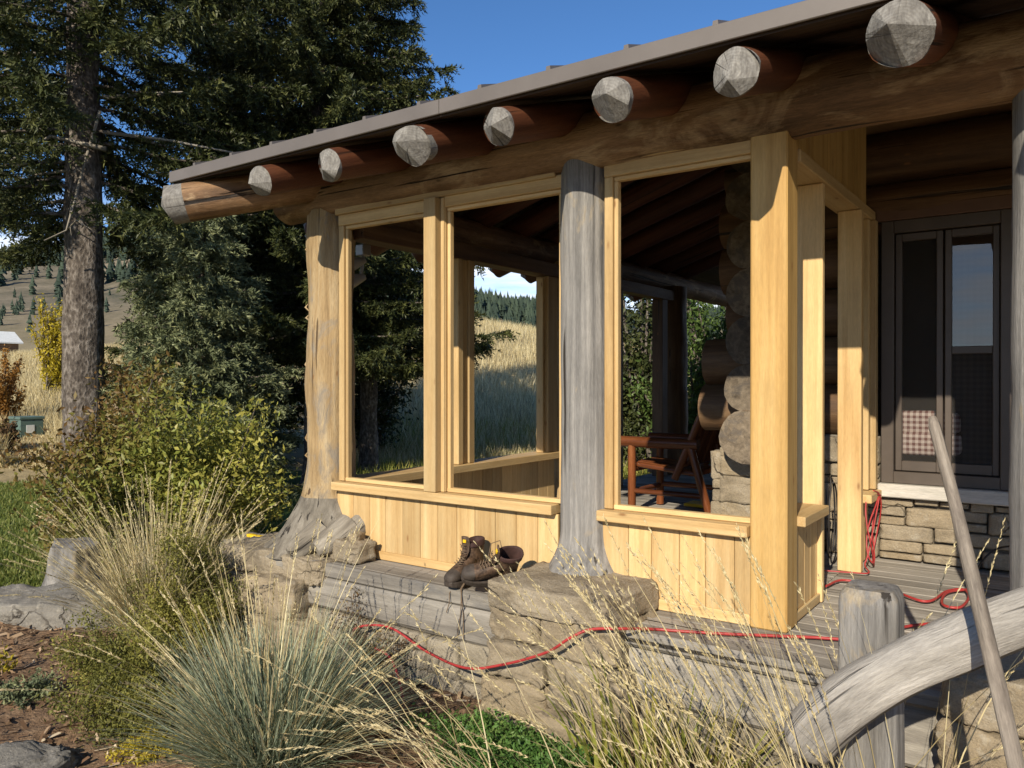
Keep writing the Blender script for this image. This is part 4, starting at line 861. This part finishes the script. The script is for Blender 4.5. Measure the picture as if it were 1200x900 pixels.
def tussock(name, label, c, n, ln, wd, mat, lean, curl, stalks=0, sl=.9, slean=(.1, .7), sdir=None, heads=True, r0=.12, seed=1, scurl=(.1, .7), cat='grass', tone=(0, 1), sbase=None, extra=None):
    """one clump of grass: leaf blades plus tall stalks that carry seed heads"""
    global RS
    keep = RS; RS = np.random.RandomState(seed); c = np.array(c, float); t = empty(name, c, label, cat)
    if n:
        a = RS.uniform(0, 2 * PI, n); rr = r0 * np.sqrt(RS.rand(n)); b0 = c + np.stack([np.cos(a) * rr, np.sin(a) * rr, 0 * a], 1)
        az = a + RS.normal(size=n) * .6; le = RS.uniform(*lean, n) * (.35 + .75 * rr / r0)
        V_, tp, F = blades(b0, az, le, ln * RS.uniform(.55, 1.15, n), wd * RS.uniform(.7, 1.3, n), RS.uniform(*curl, n), 5); cards('leaf_blades', V_, F, RS.uniform(*tone, n), M[mat], t)
        k_ = max(40, n // 14); a = RS.uniform(0, 2 * PI, k_); rr = r0 * 1.2 * np.sqrt(RS.rand(k_)); b0 = c + np.stack([np.cos(a) * rr, np.sin(a) * rr, .01 + .05 * RS.rand(k_)], 1)
        V_, tp, F = blades(b0, a + RS.normal(size=k_) * 1.2, RS.uniform(1.0, 1.6, k_), ln * RS.uniform(.3, .8, k_), wd * RS.uniform(.8, 1.7, k_), RS.uniform(-.5, 1.4, k_), 5); V_[:, 4:, :] += RS.normal(size=(k_, 1, 3)) * .015; cards('thatch', V_, F, RS.uniform(0, .6, k_), M['dry_grass'], t)
    if extra:
        m, l2, w2, mt, le2, cu2 = extra; a = RS.uniform(0, 2 * PI, m); rr = r0 * np.sqrt(RS.rand(m)); b0 = c + np.stack([np.cos(a) * rr, np.sin(a) * rr, 0 * a], 1)
        V_, tp, F = blades(b0, a + RS.normal(size=m) * .6, RS.uniform(*le2, m) * (.3 + .8 * rr / r0), l2 * RS.uniform(.4, 1.1, m), w2 * RS.uniform(.7, 1.3, m), RS.uniform(*cu2, m), 5); cards('dry_blades', V_, F, RS.rand(m), M[mt], t)
    if stalks:
        m = stalks; a = RS.uniform(0, 2 * PI, m); rr = r0 * .8 * np.sqrt(RS.rand(m)); b0 = c + np.stack([np.cos(a) * rr, np.sin(a) * rr, 0 * a], 1)
        if sbase is not None: b0 = c + RS.uniform(-1, 1, (m, 3)) * np.array((*sbase, 0))
        az = a + RS.normal(size=m) * .4 if sdir is None else sdir[0] + RS.normal(size=m) * sdir[1]
        L_ = sl * RS.uniform(.6, 1.15, m); V_, tp, F = blades(b0, az, RS.uniform(*slean, m), L_, np.full(m, .0025), RS.uniform(*scurl, m), 8)
        cards('stalks', V_, F, RS.uniform(.2, 1, m), M['dry_grass'], t)
        if heads:
            cen = (V_[:, 0::2] + V_[:, 1::2]) / 2; k = 64; Q = []; D_ = []
            for i in range(m):
                if RS.rand() < .2: continue
                u = RS.uniform(.82, 1.0, k); f = u * 8; j = np.minimum(7, f.astype(int)); fr = (f - j)[:, None]; p = cen[i, j] * (1 - fr) + cen[i, j + 1] * fr; dr = unit(cen[i, j + 1] - cen[i, j]); Q.append(p); D_.append(unit(dr + RS.normal(size=(k, 3)) * .24))
            Q = np.concatenate(Q); D_ = np.concatenate(D_); sdv = unit(np.cross(D_, RS.normal(size=Q.shape))); s_ = RS.uniform(.005, .010, len(Q))[:, None]
            cards('seed_heads', np.stack([Q, Q + D_ * s_ + sdv * s_ * .22, Q + D_ * s_ * 2, Q + D_ * s_ - sdv * s_ * .22], 1), [(0, 1, 2, 3)], RS.uniform(.3, 1, len(Q)), M['dry_grass'], t)
    RS = keep; return t
def gp(px, py): p = at_z(px, py, GZ + .06); return (p[0], p[1], GZ + .05)
p = gp(185, 735)
tussock('ornamental_grass', 'dry straw coloured clump of grass with feathery stalks beside the grey stump', p, 700, .42, .0028, 'blue_grass', (.1, 1.1), (.2, 1.0), 230, 1.02, (.0, .85), r0=.24, seed=31, scurl=(.1, .9), extra=(1100, .85, .0024, 'dry_grass', (.0, .95), (.05, .9)))
p = gp(318, 890)
tussock('ornamental_grass', 'dense round clump of blue green grass at the front of the garden bed', p, 3000, .57, .0030, 'blue_grass', (.03, 1.1), (.1, .75), 120, .95, (.0, .75), r0=.2, seed=32, extra=(420, .68, .0024, 'dry_grass', (.05, 1.1), (.1, .9)))
p = at(900, 1075, 2.55); p[2] = GZ
tussock('ornamental_grass', 'loose clump of tall straw stalks leaning across the porch edge in the foreground', p, 0, .5, .003, 'iris', (.1, .9), (.2, .8), 190, 1.15, (.12, .62), sdir=(PI + YAW - .2, .55), r0=.3, seed=33, scurl=(.1, .8), sbase=(.42, .22))
p = at(1010, 1080, 2.3); p[2] = GZ
tussock('ornamental_grass', 'few tall straw stalks bending right over the curved log rail', p, 0, .5, .003, 'iris', (.1, .9), (.2, .8), 30, 1.15, (.05, .45), sdir=(YAW + .2, .5), r0=.2, seed=34, scurl=(.3, 1.0), sbase=(.22, .16))
p = at(590, 1010, 2.95); p[2] = GZ
tussock('ornamental_grass', 'arching straw stalks with pale seed heads over the green ground cover', p, 0, .5, .003, 'iris', (.1, .9), (.2, .8), 70, .85, (.3, .8), sdir=(PI + YAW, .5), r0=.2, seed=36, scurl=(.4, 1.2), sbase=(.35, .15))
p = gp(770, 905)
tussock('iris_plant', 'clump of yellow green strap leaves in front of the middle stone pier', p, 150, .50, .008, 'iris', (.05, .6), (.1, .8), 0, r0=.34, seed=35, cat='plant')
p = gp(222, 745)
bush('juniper', 'olive green mossy bush spreading behind the blue green grass', 'shrub', (p[0], p[1], GZ + .32), (.50, .44, .42), 44000, .010, 'moss', 41, 1, .006, lumps=40, zmin=GZ + .02)
p = gp(150, 850)
bush('juniper', 'low olive green mossy bush on the bare mulch left of the blue green grass', 'shrub', (p[0], p[1], GZ + .24), (.42, .38, .34), 40000, .009, 'moss', 42, 1, .006, lumps=36, zmin=GZ + .02)
p = gp(435, 780)
bush('dead_plant', 'dried brown plant in the shade below the red hose', 'plant', (p[0], p[1], GZ + .24), (.3, .2, .26), 4200, .009, 'brown_twig', 43, 1, .004, lumps=26, zmin=GZ)
p = gp(385, 735)
bush('seedling_plant', 'wispy brown green plant against the left rim timber', 'plant', (p[0], p[1] + .05, GZ + .28), (.24, .14, .28), 4200, .009, 'moss', 44, 1, .004, lumps=24, zmin=GZ)
p = gp(610, 885)
bush('ground_cover', 'fresh green low ground cover between the piers', 'plant', (p[0], p[1] - .05, GZ + .06), (.62, .3, .10), 12000, .014, 'cover', 45, 0, lumps=60, zmin=GZ + .01)
p = gp(175, 880)
bush('sedum_plant', 'yellow flowering creeping plant at the foot of the blue green grass', 'plant', (p[0], p[1], GZ + .06), (.2, .2, .09), 3000, .009, 'yellow_leaf', 46, 0, lumps=20, zmin=GZ)
p = gp(25, 815)
bush('sage_plant', 'small blue grey plant at the left edge of the mulch', 'plant', (p[0], p[1], GZ + .08), (.17, .17, .11), 2600, .012, 'needle_blue', 47, 1, .004, lumps=16, zmin=GZ)
p = gp(5, 785)
bush('flower_plant', 'few yellow flowers at the left edge of the picture', 'flower', (p[0] - .02, p[1], GZ + .10), (.06, .06, .1), 110, .018, 'yellow_leaf', 48, 1, .003, lumps=8, zmin=GZ)

# rocks, stump
def rock(name, label, c, h, seed, mat, rot=0, p=4, amp=.18, tilt=(0, 0), res=34, cat='rock'):
    m_ = MB(); m_.rock(c, h, seed, rot, p, amp, 1.6, res, tilt=tilt); return tag(m_.build(name, M[mat]), label, cat)
p = gp(48, 722); rock('boulder', 'flat grey rock slab with pale lichen at the edge of the lawn', (p[0], p[1] + .12, GZ + .05), (.62, .30, .15), 51, 'rock', .5, 4, .2)
p = gp(15, 900); rock('boulder', 'half buried rock in the lower left corner of the mulch', (p[0], p[1], GZ + .03), (.22, .16, .08), 52, 'rock', .3)
p = gp(150, 712); p2 = at(85, 660, 6.0)
st = MB(); st.tube([(p2[0], p2[1], GZ - .05), (p2[0], p2[1], GZ + .2), (p2[0] + .04, p2[1], GZ + .44)], [.26, .19, .15], 48, 0, .22, 6, step=.02, rfun=lambda r, t, d, p: r * (1 + .07 * math.sin(t * 5 + 1) + .05 * math.sin(t * 11 + d * 4) + .03 * math.sin(t * 19))); tag(st.build('tree_stump', M['grey_log']), 'weathered grey tree stump between shrub and rock slab', 'stump')
p = at_y(640 * 0 + 205, 668, .25); rock('boulder', 'pale tan rock behind the dry straw clump', at(205, 675, 5.9), (.33, .2, .14), 53, 'stone', .4)
c = at_y(412, 645, -.10); rock('loose_stone', 'squarish tan stone resting on the deck edge beside the root base', (c[0], c[1], .055), (.135, .09, .065), 54, 'stone', -.1, 6, res=14, cat='stone')
c = at_y(428, 636, .0); rock('loose_stone', 'thin stone stood on edge against the half wall', (c[0] + .01, c[1] - .08, .085), (.03, .05, .08), 55, 'stone', .2, 5, tilt=(0, .1), res=12, cat='stone')

# ================================================================== objects on and around the porch
# --- boots
def boot(label, loc, rot):
    global RS
    t = empty('boot', (0, 0, 0), label, 'boot', 'pair of worn brown work boots'); n = 24
    def loft(mb, secs, mi=0, cap0=True, cap1=True, pw=2.5):   # sections: centre, half width vector (x), other half vector
        rings = []
        for (c, hw, hv) in secs:
            r = []
            for j in range(n):
                a = 2 * PI * j / n; ca, sa = math.cos(a), math.sin(a); ca = math.copysign(abs(ca) ** (2 / pw), ca); sa = math.copysign(abs(sa) ** (2 / pw), sa)
                r.append(np.array(c) + np.array((hw, 0, 0)) * ca + np.array(hv) * sa)
            rings.append(r)
        V_ = [q for r in rings for q in r]; fs = [(i * n + j, i * n + (j + 1) % n, (i + 1) * n + (j + 1) % n, (i + 1) * n + j) for i in range(len(rings) - 1) for j in range(n)]
        if cap0: fs.append(tuple(range(n))[::-1])
        if cap1: k = (len(rings) - 1) * n; fs.append(tuple(range(k, k + n)))
        mb.add(V_, fs, V_, .5, mi, True); return rings
    # y: heel at +.13, toe at -.16 ; z up
    so = MB(); pr = [(-.168, .012), (-.160, .030), (-.135, .043), (-.09, .050), (-.04, .046), (.02, .038), (.08, .038), (.115, .036), (.135, .024), (.140, .010)]
    V_ = []; k = len(pr)
    for z, g in ((0, .96), (.008, 1.0), (.030, 1.02), (.036, .99)):
        for y, wv in pr: zz = z + (.012 * max(0, (-y - .10) / .06) if z < .02 else .006 * max(0, (-y - .1) / .06)) + (.0 if z or not (-.03 < y < .045) else .010); V_.append((wv * g, y * (1 + (g - 1) * .5), zz))
        for y, wv in pr[::-1]: zz = z + (.012 * max(0, (-y - .10) / .06) if z < .02 else .006 * max(0, (-y - .1) / .06)) + (.0 if z or not (-.03 < y < .045) else .010); V_.append((-wv * g, y * (1 + (g - 1) * .5), zz))
    m = 2 * k; fs = [(i * m + j, i * m + (j + 1) % m, (i + 1) * m + (j + 1) % m, (i + 1) * m + j) for i in range(3) for j in range(m)] + [tuple(range(m))[::-1], tuple(range(3 * m, 4 * m))]
    so.add(V_, fs, V_, .5, 0, False); so.build('sole', M['boot_sole'], t)
    up = MB()
    loft(up, [((0, -.166, .045), .014, (0, 0, .012)), ((0, -.155, .056), .032, (0, 0, .024)), ((0, -.125, .065), .044, (0, 0, .033)), ((0, -.085, .075), .048, (0, 0, .042)), ((0, -.04, .090), .043, (0, .01, .056)), ((0, -.005, .105), .039, (0, .03, .066)), ((0, .035, .115), .037, (0, .055, .06))])
    r = loft(up, [((0, .045, .028), .037, (0, .088, 0)), ((0, .050, .07), .037, (0, .084, 0)), ((0, .058, .11), .036, (0, .072, -.004)), ((0, .063, .15), .037, (0, .064, -.008)), ((0, .062, .19), .042, (0, .062, -.006)), ((0, .060, .225), .047, (0, .066, .006)), ((0, .060, .235), .048, (0, .066, .010))], cap1=False)
    for i in range(len(up.v)):
        x, y, z = up.v[i]; q = 1 + .06 * mn.noise(Vector((x * 40, y * 40, z * 40))); up.v[i] = (x * q, y, z + .003 * mn.noise(Vector((x * 60 + 3, y * 60, z * 60))))
    upo = up.build('upper', M['boot_leather'], t)
    co = MB(); loft(co, [((0, .060, .214), .050, (0, .069, .004)), ((0, .060, .240), .051, (0, .070, .010)), ((0, .060, .246), .046, (0, .064, .010)), ((0, .060, .235), .039, (0, .056, .008)), ((0, .060, .17), .032, (0, .05, 0)), ((0, .06, .10), .028, (0, .05, 0))], cap0=False); co.build('collar', M['boot_dark'], t)
    tg = MB(); loft(tg, [((0, -.035, .148), .022, (0, .004, .004)), ((0, -.012, .19), .027, (0, .005, .004)), ((0, -.010, .24), .031, (0, .006, .003)), ((0, -.018, .272), .027, (0, .005, .003))]); tgo = tg.build('tongue', M['boot_leather'], t)
    lb = MB(); lb.box((-.011, -.026, .238), (.011, -.0185, .256), .001); lb.build('tab', M['yellow'], tgo)
    tc_ = MB(); loft(tc_, [((0, -.169, .046), .016, (0, 0, .014)), ((0, -.158, .056), .0345, (0, 0, .0265)), ((0, -.126, .065), .0465, (0, 0, .0355)), ((0, -.108, .068), .0475, (0, 0, .037))], cap1=False); tc_.build('toe_cap', M['boot_sole'], t)
    la = MB()
    for i in range(6):
        f = i / 5; y = -.083 + .065 * f if f < .6 else -.044 - .002 * (f - .6); z = .121 + .05 * f if f < .6 else .151 + .17 * (f - .6); s_ = .024 - .002 * i
        la.tube([(-s_ * 1.15, y + .012, z - .008), (0, y - .006, z + .009), (s_ * 1.15, y + .006, z + .012)], .0026, 6); la.tube([(s_ * 1.15, y + .012, z - .008), (0, y - .004, z + .007), (-s_ * 1.15, y + .006, z + .012)], .0026, 6)
    la.build('lacing', M['boot_lace'], t)
    t.location = loc; t.rotation_euler = rot; return t
b1 = boot('brown work boot standing upright on the deck edge with its laces hanging', (-1.655, -.155, .0), (0, 0, -.05)); b1.scale = (.93,) * 3
b2 = boot('brown work boot tipped on its side against the capstone', (-1.46, -.215, .055), (math.radians(-8), math.radians(38), -.75)); b2.scale = (.93,) * 3
lc = MB(); c0 = at_y(540, 668, -.29)
for (a, bb) in (((541, 690), (536, 745)), ((540, 690), (543, 752)), ((527, 695), (523, 718))):
    p0 = at_y(*a, -.268); p1 = at_y(*bb, -.29); p0[1] = -.27; lc.tube([p0 + np.array((.0, .06, .05)), p0, (p0 + p1) / 2 + np.array((.012, -.004, 0)), p1], .0026, 6)
lo = MB(); lo.tube([(-1.50, -.17, .17), (-1.49, -.16, .235), (-1.44, -.15, .255), (-1.43, -.15, .22), (-1.47, -.16, .17)], .0026, 6)
lco = lc.build('loose_lace', M['boot_lace'], None); lco.parent = b1; bpy.context.view_layer.update(); lco.matrix_parent_inverse = b1.matrix_world.inverted()
loo = lo.build('loose_lace', M['boot_lace'], None); loo.parent = b2; loo.matrix_parent_inverse = b2.matrix_world.inverted()

# --- hoses
def smooth_path(P, k=8):
    P = np.array(P, float); out_ = []
    Q = np.vstack([2 * P[0] - P[1], P, 2 * P[-1] - P[-2]])
    for i in range(1, len(Q) - 2):
        for t in np.linspace(0, 1, k, endpoint=False):
            a, b_, c, d = Q[i - 1], Q[i], Q[i + 1], Q[i + 2]; out_.append(.5 * (2 * b_ + (c - a) * t + (2 * a - 5 * b_ + 4 * c - d) * t ** 2 + (3 * b_ - a - 3 * c + d) * t ** 3))
    out_.append(P[-1]); return np.array(out_)
def hose(name, label, P, r=.0065, mat='hose_red', cat='hose', group=None):
    m_ = MB(); m_.tube(smooth_path(P), r, 10); return tag(m_.build(name, M[mat]), label, cat, group)
P = [at_z(425, 765, GZ + .03)] + [at_y(*q) for q in ((415, 738, -.36), (455, 735, -.33), (500, 764, -.36), (545, 783, -.52), (590, 779, -.52), (640, 765, -.53), (668, 748, -.53), (692, 738, -.50), (728, 737, -.47))] + [at_z(x, y, .008) for x, y in ((765, 737.5), (800, 740), (850, 743), (900, 745), (950, 747), (1010, 749), (1060, 735), (1100, 730))]
hose('air_hose', 'long red air hose lying along the front deck edge and across the stone pier', P)
P = [at_y(*q) for q in ((440, 760, -.40), (456, 770, -.45), (466, 792, -.5), (472, 820, -.53), (474, 840, -.55), (468, 862, -.58))]
hose('air_hose', 'short length of red hose dropping into the dark plant below the deck', P, .0065)
P = [at_z(x, y, .01) for x, y in ((968, 687), (990, 680), (1040, 690), (1085, 705), (1110, 693), (1130, 691), (1136, 700), (1125, 712), (1105, 708), (1112, 694), (1150, 690))]
hose('air_hose', 'red hose looping over the deck boards in front of the big window', P, .0065)
P = []
for k in range(2):
    for a in np.linspace(0, 2 * PI, 14, endpoint=False): P.append((.035 + .02 * math.sin(a * 2 + k * 2), 1.56 + (.15 - .03 * k) * math.sin(a + k), .22 + (.22 - .035 * k) * math.cos(a)))
P += [(.03, 1.45, .1), (.02, 1.40, .03), (.06, 1.3, .01), (-.02, 1.25, .01), (-.2, 1.2, .01)]
hose('air_hose', 'coil of thin red hose hung beside the far door jamb', P, .0042)
P = []
for k in range(2):
    for a in np.linspace(0, 2 * PI, 12, endpoint=False): P.append((-.135 - .01 * k, 1.32 + .10 * math.sin(a) - .02 * k, .30 + (.20 + .03 * k) * math.cos(a)))
hose('extension_cord', 'dark cord coiled behind the far door jamb', P, .005, 'cord_black', 'cord')
P = [at_y(*q) for q in ((1135, 700, 1.2), (1140, 680, 1.4), (1150, 660, 1.6), (1165, 645, 1.66), (1185, 640, 1.6), (1215, 640, 1.4))]
hose('extension_cord', 'thin dark cord arching against the stone base under the big window', P, .005, 'cord_black', 'cord')

# --- step railing: newel post and curved log handrail
rl = empty('step_railing', (.48, -.78, GZ), 'grey log railing with a rounded newel post and a curved driftwood handrail', 'railing')
m_ = MB()
def sq(r, t, d, p):
    k = (abs(math.cos(t)) ** 5 + abs(math.sin(t)) ** 5) ** (-1 / 5); e = max(0, (p[2] - .395) / .05); return r * k * (1 - .30 * min(1, e) ** 2)
m_.tube([(.475, -.77, -.75), (.475, -.77, .30), (.475, -.77, .435)], .088, 40, 0, .05, 14, step=.022, rfun=sq); m_.build('newel_post', M['grey_log'], rl)
m_ = MB(); P = smooth_path([(.325, -.975, -.035), (.385, -.985, .055), (.455, -.99, .135), (.583, -1.0, .256), (.753, -1.0, .375), (.89, -1.0, .462), (1.2, -1.0, .62), (1.8, -.98, .86)], 10); m_.tube(P, np.interp(np.linspace(0, 1, len(P)), [0, .03, .15, .5, 1], [.066, .078, .079, .072, .068]), 30, 0, .16, 21, step=.02); m_.build('handrail', M['rail'], rl)
# --- long tool handle leaning on the rail
a = np.array((.65, -.80, .973)); c = np.array((.795, -1.135, .53)); d = unit(c - a); e = a + d * ((a[2] - (GZ + .1)) / -d[2])
tl = empty('shovel', (e[0], e[1], GZ), 'long wooden tool handle leaning against the curved log rail', 'tool')
m_ = MB(); m_.tube([a, a + d * .02, c * .5 + a * .5 + np.array((.004, 0, 0)), c, c * .6 + e * .4 - np.array((.006, 0, 0)), e], [.012, .0185, .0175, .0185, .018, .019], 16, 0, .16, 3, step=.03); m_.build('handle', M['handle'], tl)
m_ = MB(); q = unit(np.cross(d, (0, 1, 0))); V_ = []; 
for s_ in np.linspace(-.05, .30, 8):
    hw = .02 if s_ < .02 else .10 * min(1, (s_) * 8 + .2) * (1 - max(0, (s_ - .2) / .1) ** 2 * .8)
    for u in (-1, -.5, 0, .5, 1):
        nn = np.cross(q, d); V_.append(e + d * s_ + q * hw * u - nn * .02 * (u * u))
fs = [(i * 5 + j, i * 5 + j + 1, i * 5 + j + 6, i * 5 + j + 5) for i in range(7) for j in range(4)]; m_.add(V_, fs, V_, .5, 0, True); bl = m_.build('blade', M['lamp_metal'], tl); so_ = bl.modifiers.new('thickness', 'SOLIDIFY'); so_.thickness = .003

# --- rustic log armchair inside the porch
ch = empty('log_armchair', (-1.62, 2.62, 0), 'rustic red brown log armchair standing inside the screened porch', 'chair')
def cl(name, *segs, mat='varnish', rough=.05):
    m_ = MB()
    for (a, c, r) in segs: m_.tube([a, c], r, 14, 0, rough, step=.06)
    return m_.build(name, M[mat], ch)
fx, bx, y0, y1 = -1.99, -1.47, 2.45, 3.0
for y in (y0, y1):
    cl('leg', ((fx, y, .0), (fx, y, .56), .034)); cl('leg', ((bx + .16, y, .0), (bx - .02, y, .60), .033))
    cl('armrest', ((fx - .10, y, .585), (bx + .06, y, .585), .045))
    cl('back_post', ((bx - .14, y, .30), (bx + .17, y, 1.02), .030)); cl('stretcher', ((fx, y, .18), (bx + .09, y, .18), .022))
cl('front_rail', ((fx, y0, .36), (fx, y1, .36), .028)); cl('front_rail', ((fx, y0, .17), (fx, y1, .17), .022))
cl('seat', *[((fx - .02, y, .40), (bx + .02, y, .345), .022) for y in np.linspace(y0 + .05, y1 - .05, 11)])
cl('backrest', *([((bx - .06, y, .42), (bx + .14, y, .96), .019) for y in np.linspace(y0 + .07, y1 - .07, 8)] + [((bx + .15, y0, .98), (bx + .15, y1, .98), .026), ((bx - .08, y0, .42), (bx - .08, y1, .42), .026)]))
c = at_z(822, 592, .01); m_ = MB(); m_.box((c[0] - .12, c[1] - .10, .004), (c[0] + .14, c[1] + .10, .03), .004); tag(m_.build('yellow_board', M['yellow']), 'small yellow board lying on the porch floor behind the armchair', 'board')
# --- checked cushion behind the big window
m_ = MB(); m_.rock((.255, 2.00, .70), (.19, .07, .075), 61, 0, 5, .05, 1.5, 16); m_.rock((.245, 2.01, .83), (.19, .06, .07), 62, 0, 5, .06, 1.5, 16); tag(m_.build('blanket', M['check']), 'brown and white checked blanket folded behind the lower left window pane', 'blanket')
# --- utility cabinet, barn, yellow strap
c = at(31, 527, 18.0); gz = hgt(c[0], c[1]); ub = empty('utility_cabinet', (c[0], c[1], gz), 'small grey green utility cabinet at the edge of the lawn', 'utility box')
m_ = MB(); m_.box((c[0] - .27, c[1] - .25, gz - .05), (c[0] + .27, c[1] + .25, gz + .36), .015); m_.build('cabinet_body', M['utility'], ub)
m_ = MB(); m_.box((c[0] - .29, c[1] - .27, gz + .361), (c[0] + .29, c[1] + .27, gz + .43), .02); m_.build('lid', M['utility'], ub)
m_ = MB(); m_.box((c[0] + .271, c[1] - .12, gz + .06), (c[0] + .28, c[1] + .05, gz + .24), .003); m_.build('label_plate', M['white_paint'], ub)
c = at(-14, 415, 75); gz = hgt(c[0], c[1]); bn = empty('barn', (c[0], c[1], gz), 'small distant barn with a pale grey roof at the left picture edge', 'barn')
m_ = MB(); m_.box((c[0] - 1.6, c[1] - 2, gz - .5), (c[0] + 1.6, c[1] + 2, gz + 2.0), .02); m_.build('wall', M['house_log'], bn)
m_ = MB(); V_ = [(c[0] + sx * 1.9 * k, c[1] + sy * 2.3, gz + (2.0 if k else 3.1) + dz) for dz in (0, .12) for sy in (-1, 1) for (sx, k) in ((-1, 1), (0, 0), (1, 1))]
m_.add(V_, [(0, 1, 4, 3), (1, 2, 5, 4), (6, 9, 10, 7), (7, 10, 11, 8), (0, 6, 7, 1), (1, 7, 8, 2), (3, 4, 10, 9), (4, 5, 11, 10), (0, 3, 9, 6), (2, 8, 11, 5)], V_, .5); m_.build('roof', M['white_paint'], bn)
c = at(302, 629, 6.2); m_ = MB(); m_.box((c[0] - .12, c[1] - .02, c[2] - .012), (c[0] + .12, c[1] + .02, c[2] + .012), .004); tag(m_.build('yellow_level', M['yellow']), 'yellow tool lying on the ledge behind the root base', 'tool')
m_ = MB(); m_.rock((c[0] + .05, c[1] + .05, (GZ + c[2]) / 2 - .01), (.33, .2, (c[2] - GZ) / 2), 71, .3, 6, .1, 1.6, 14); tag(m_.build('boulder', M['stone_grey']), 'mossy block of stone under the yellow tool', 'rock')
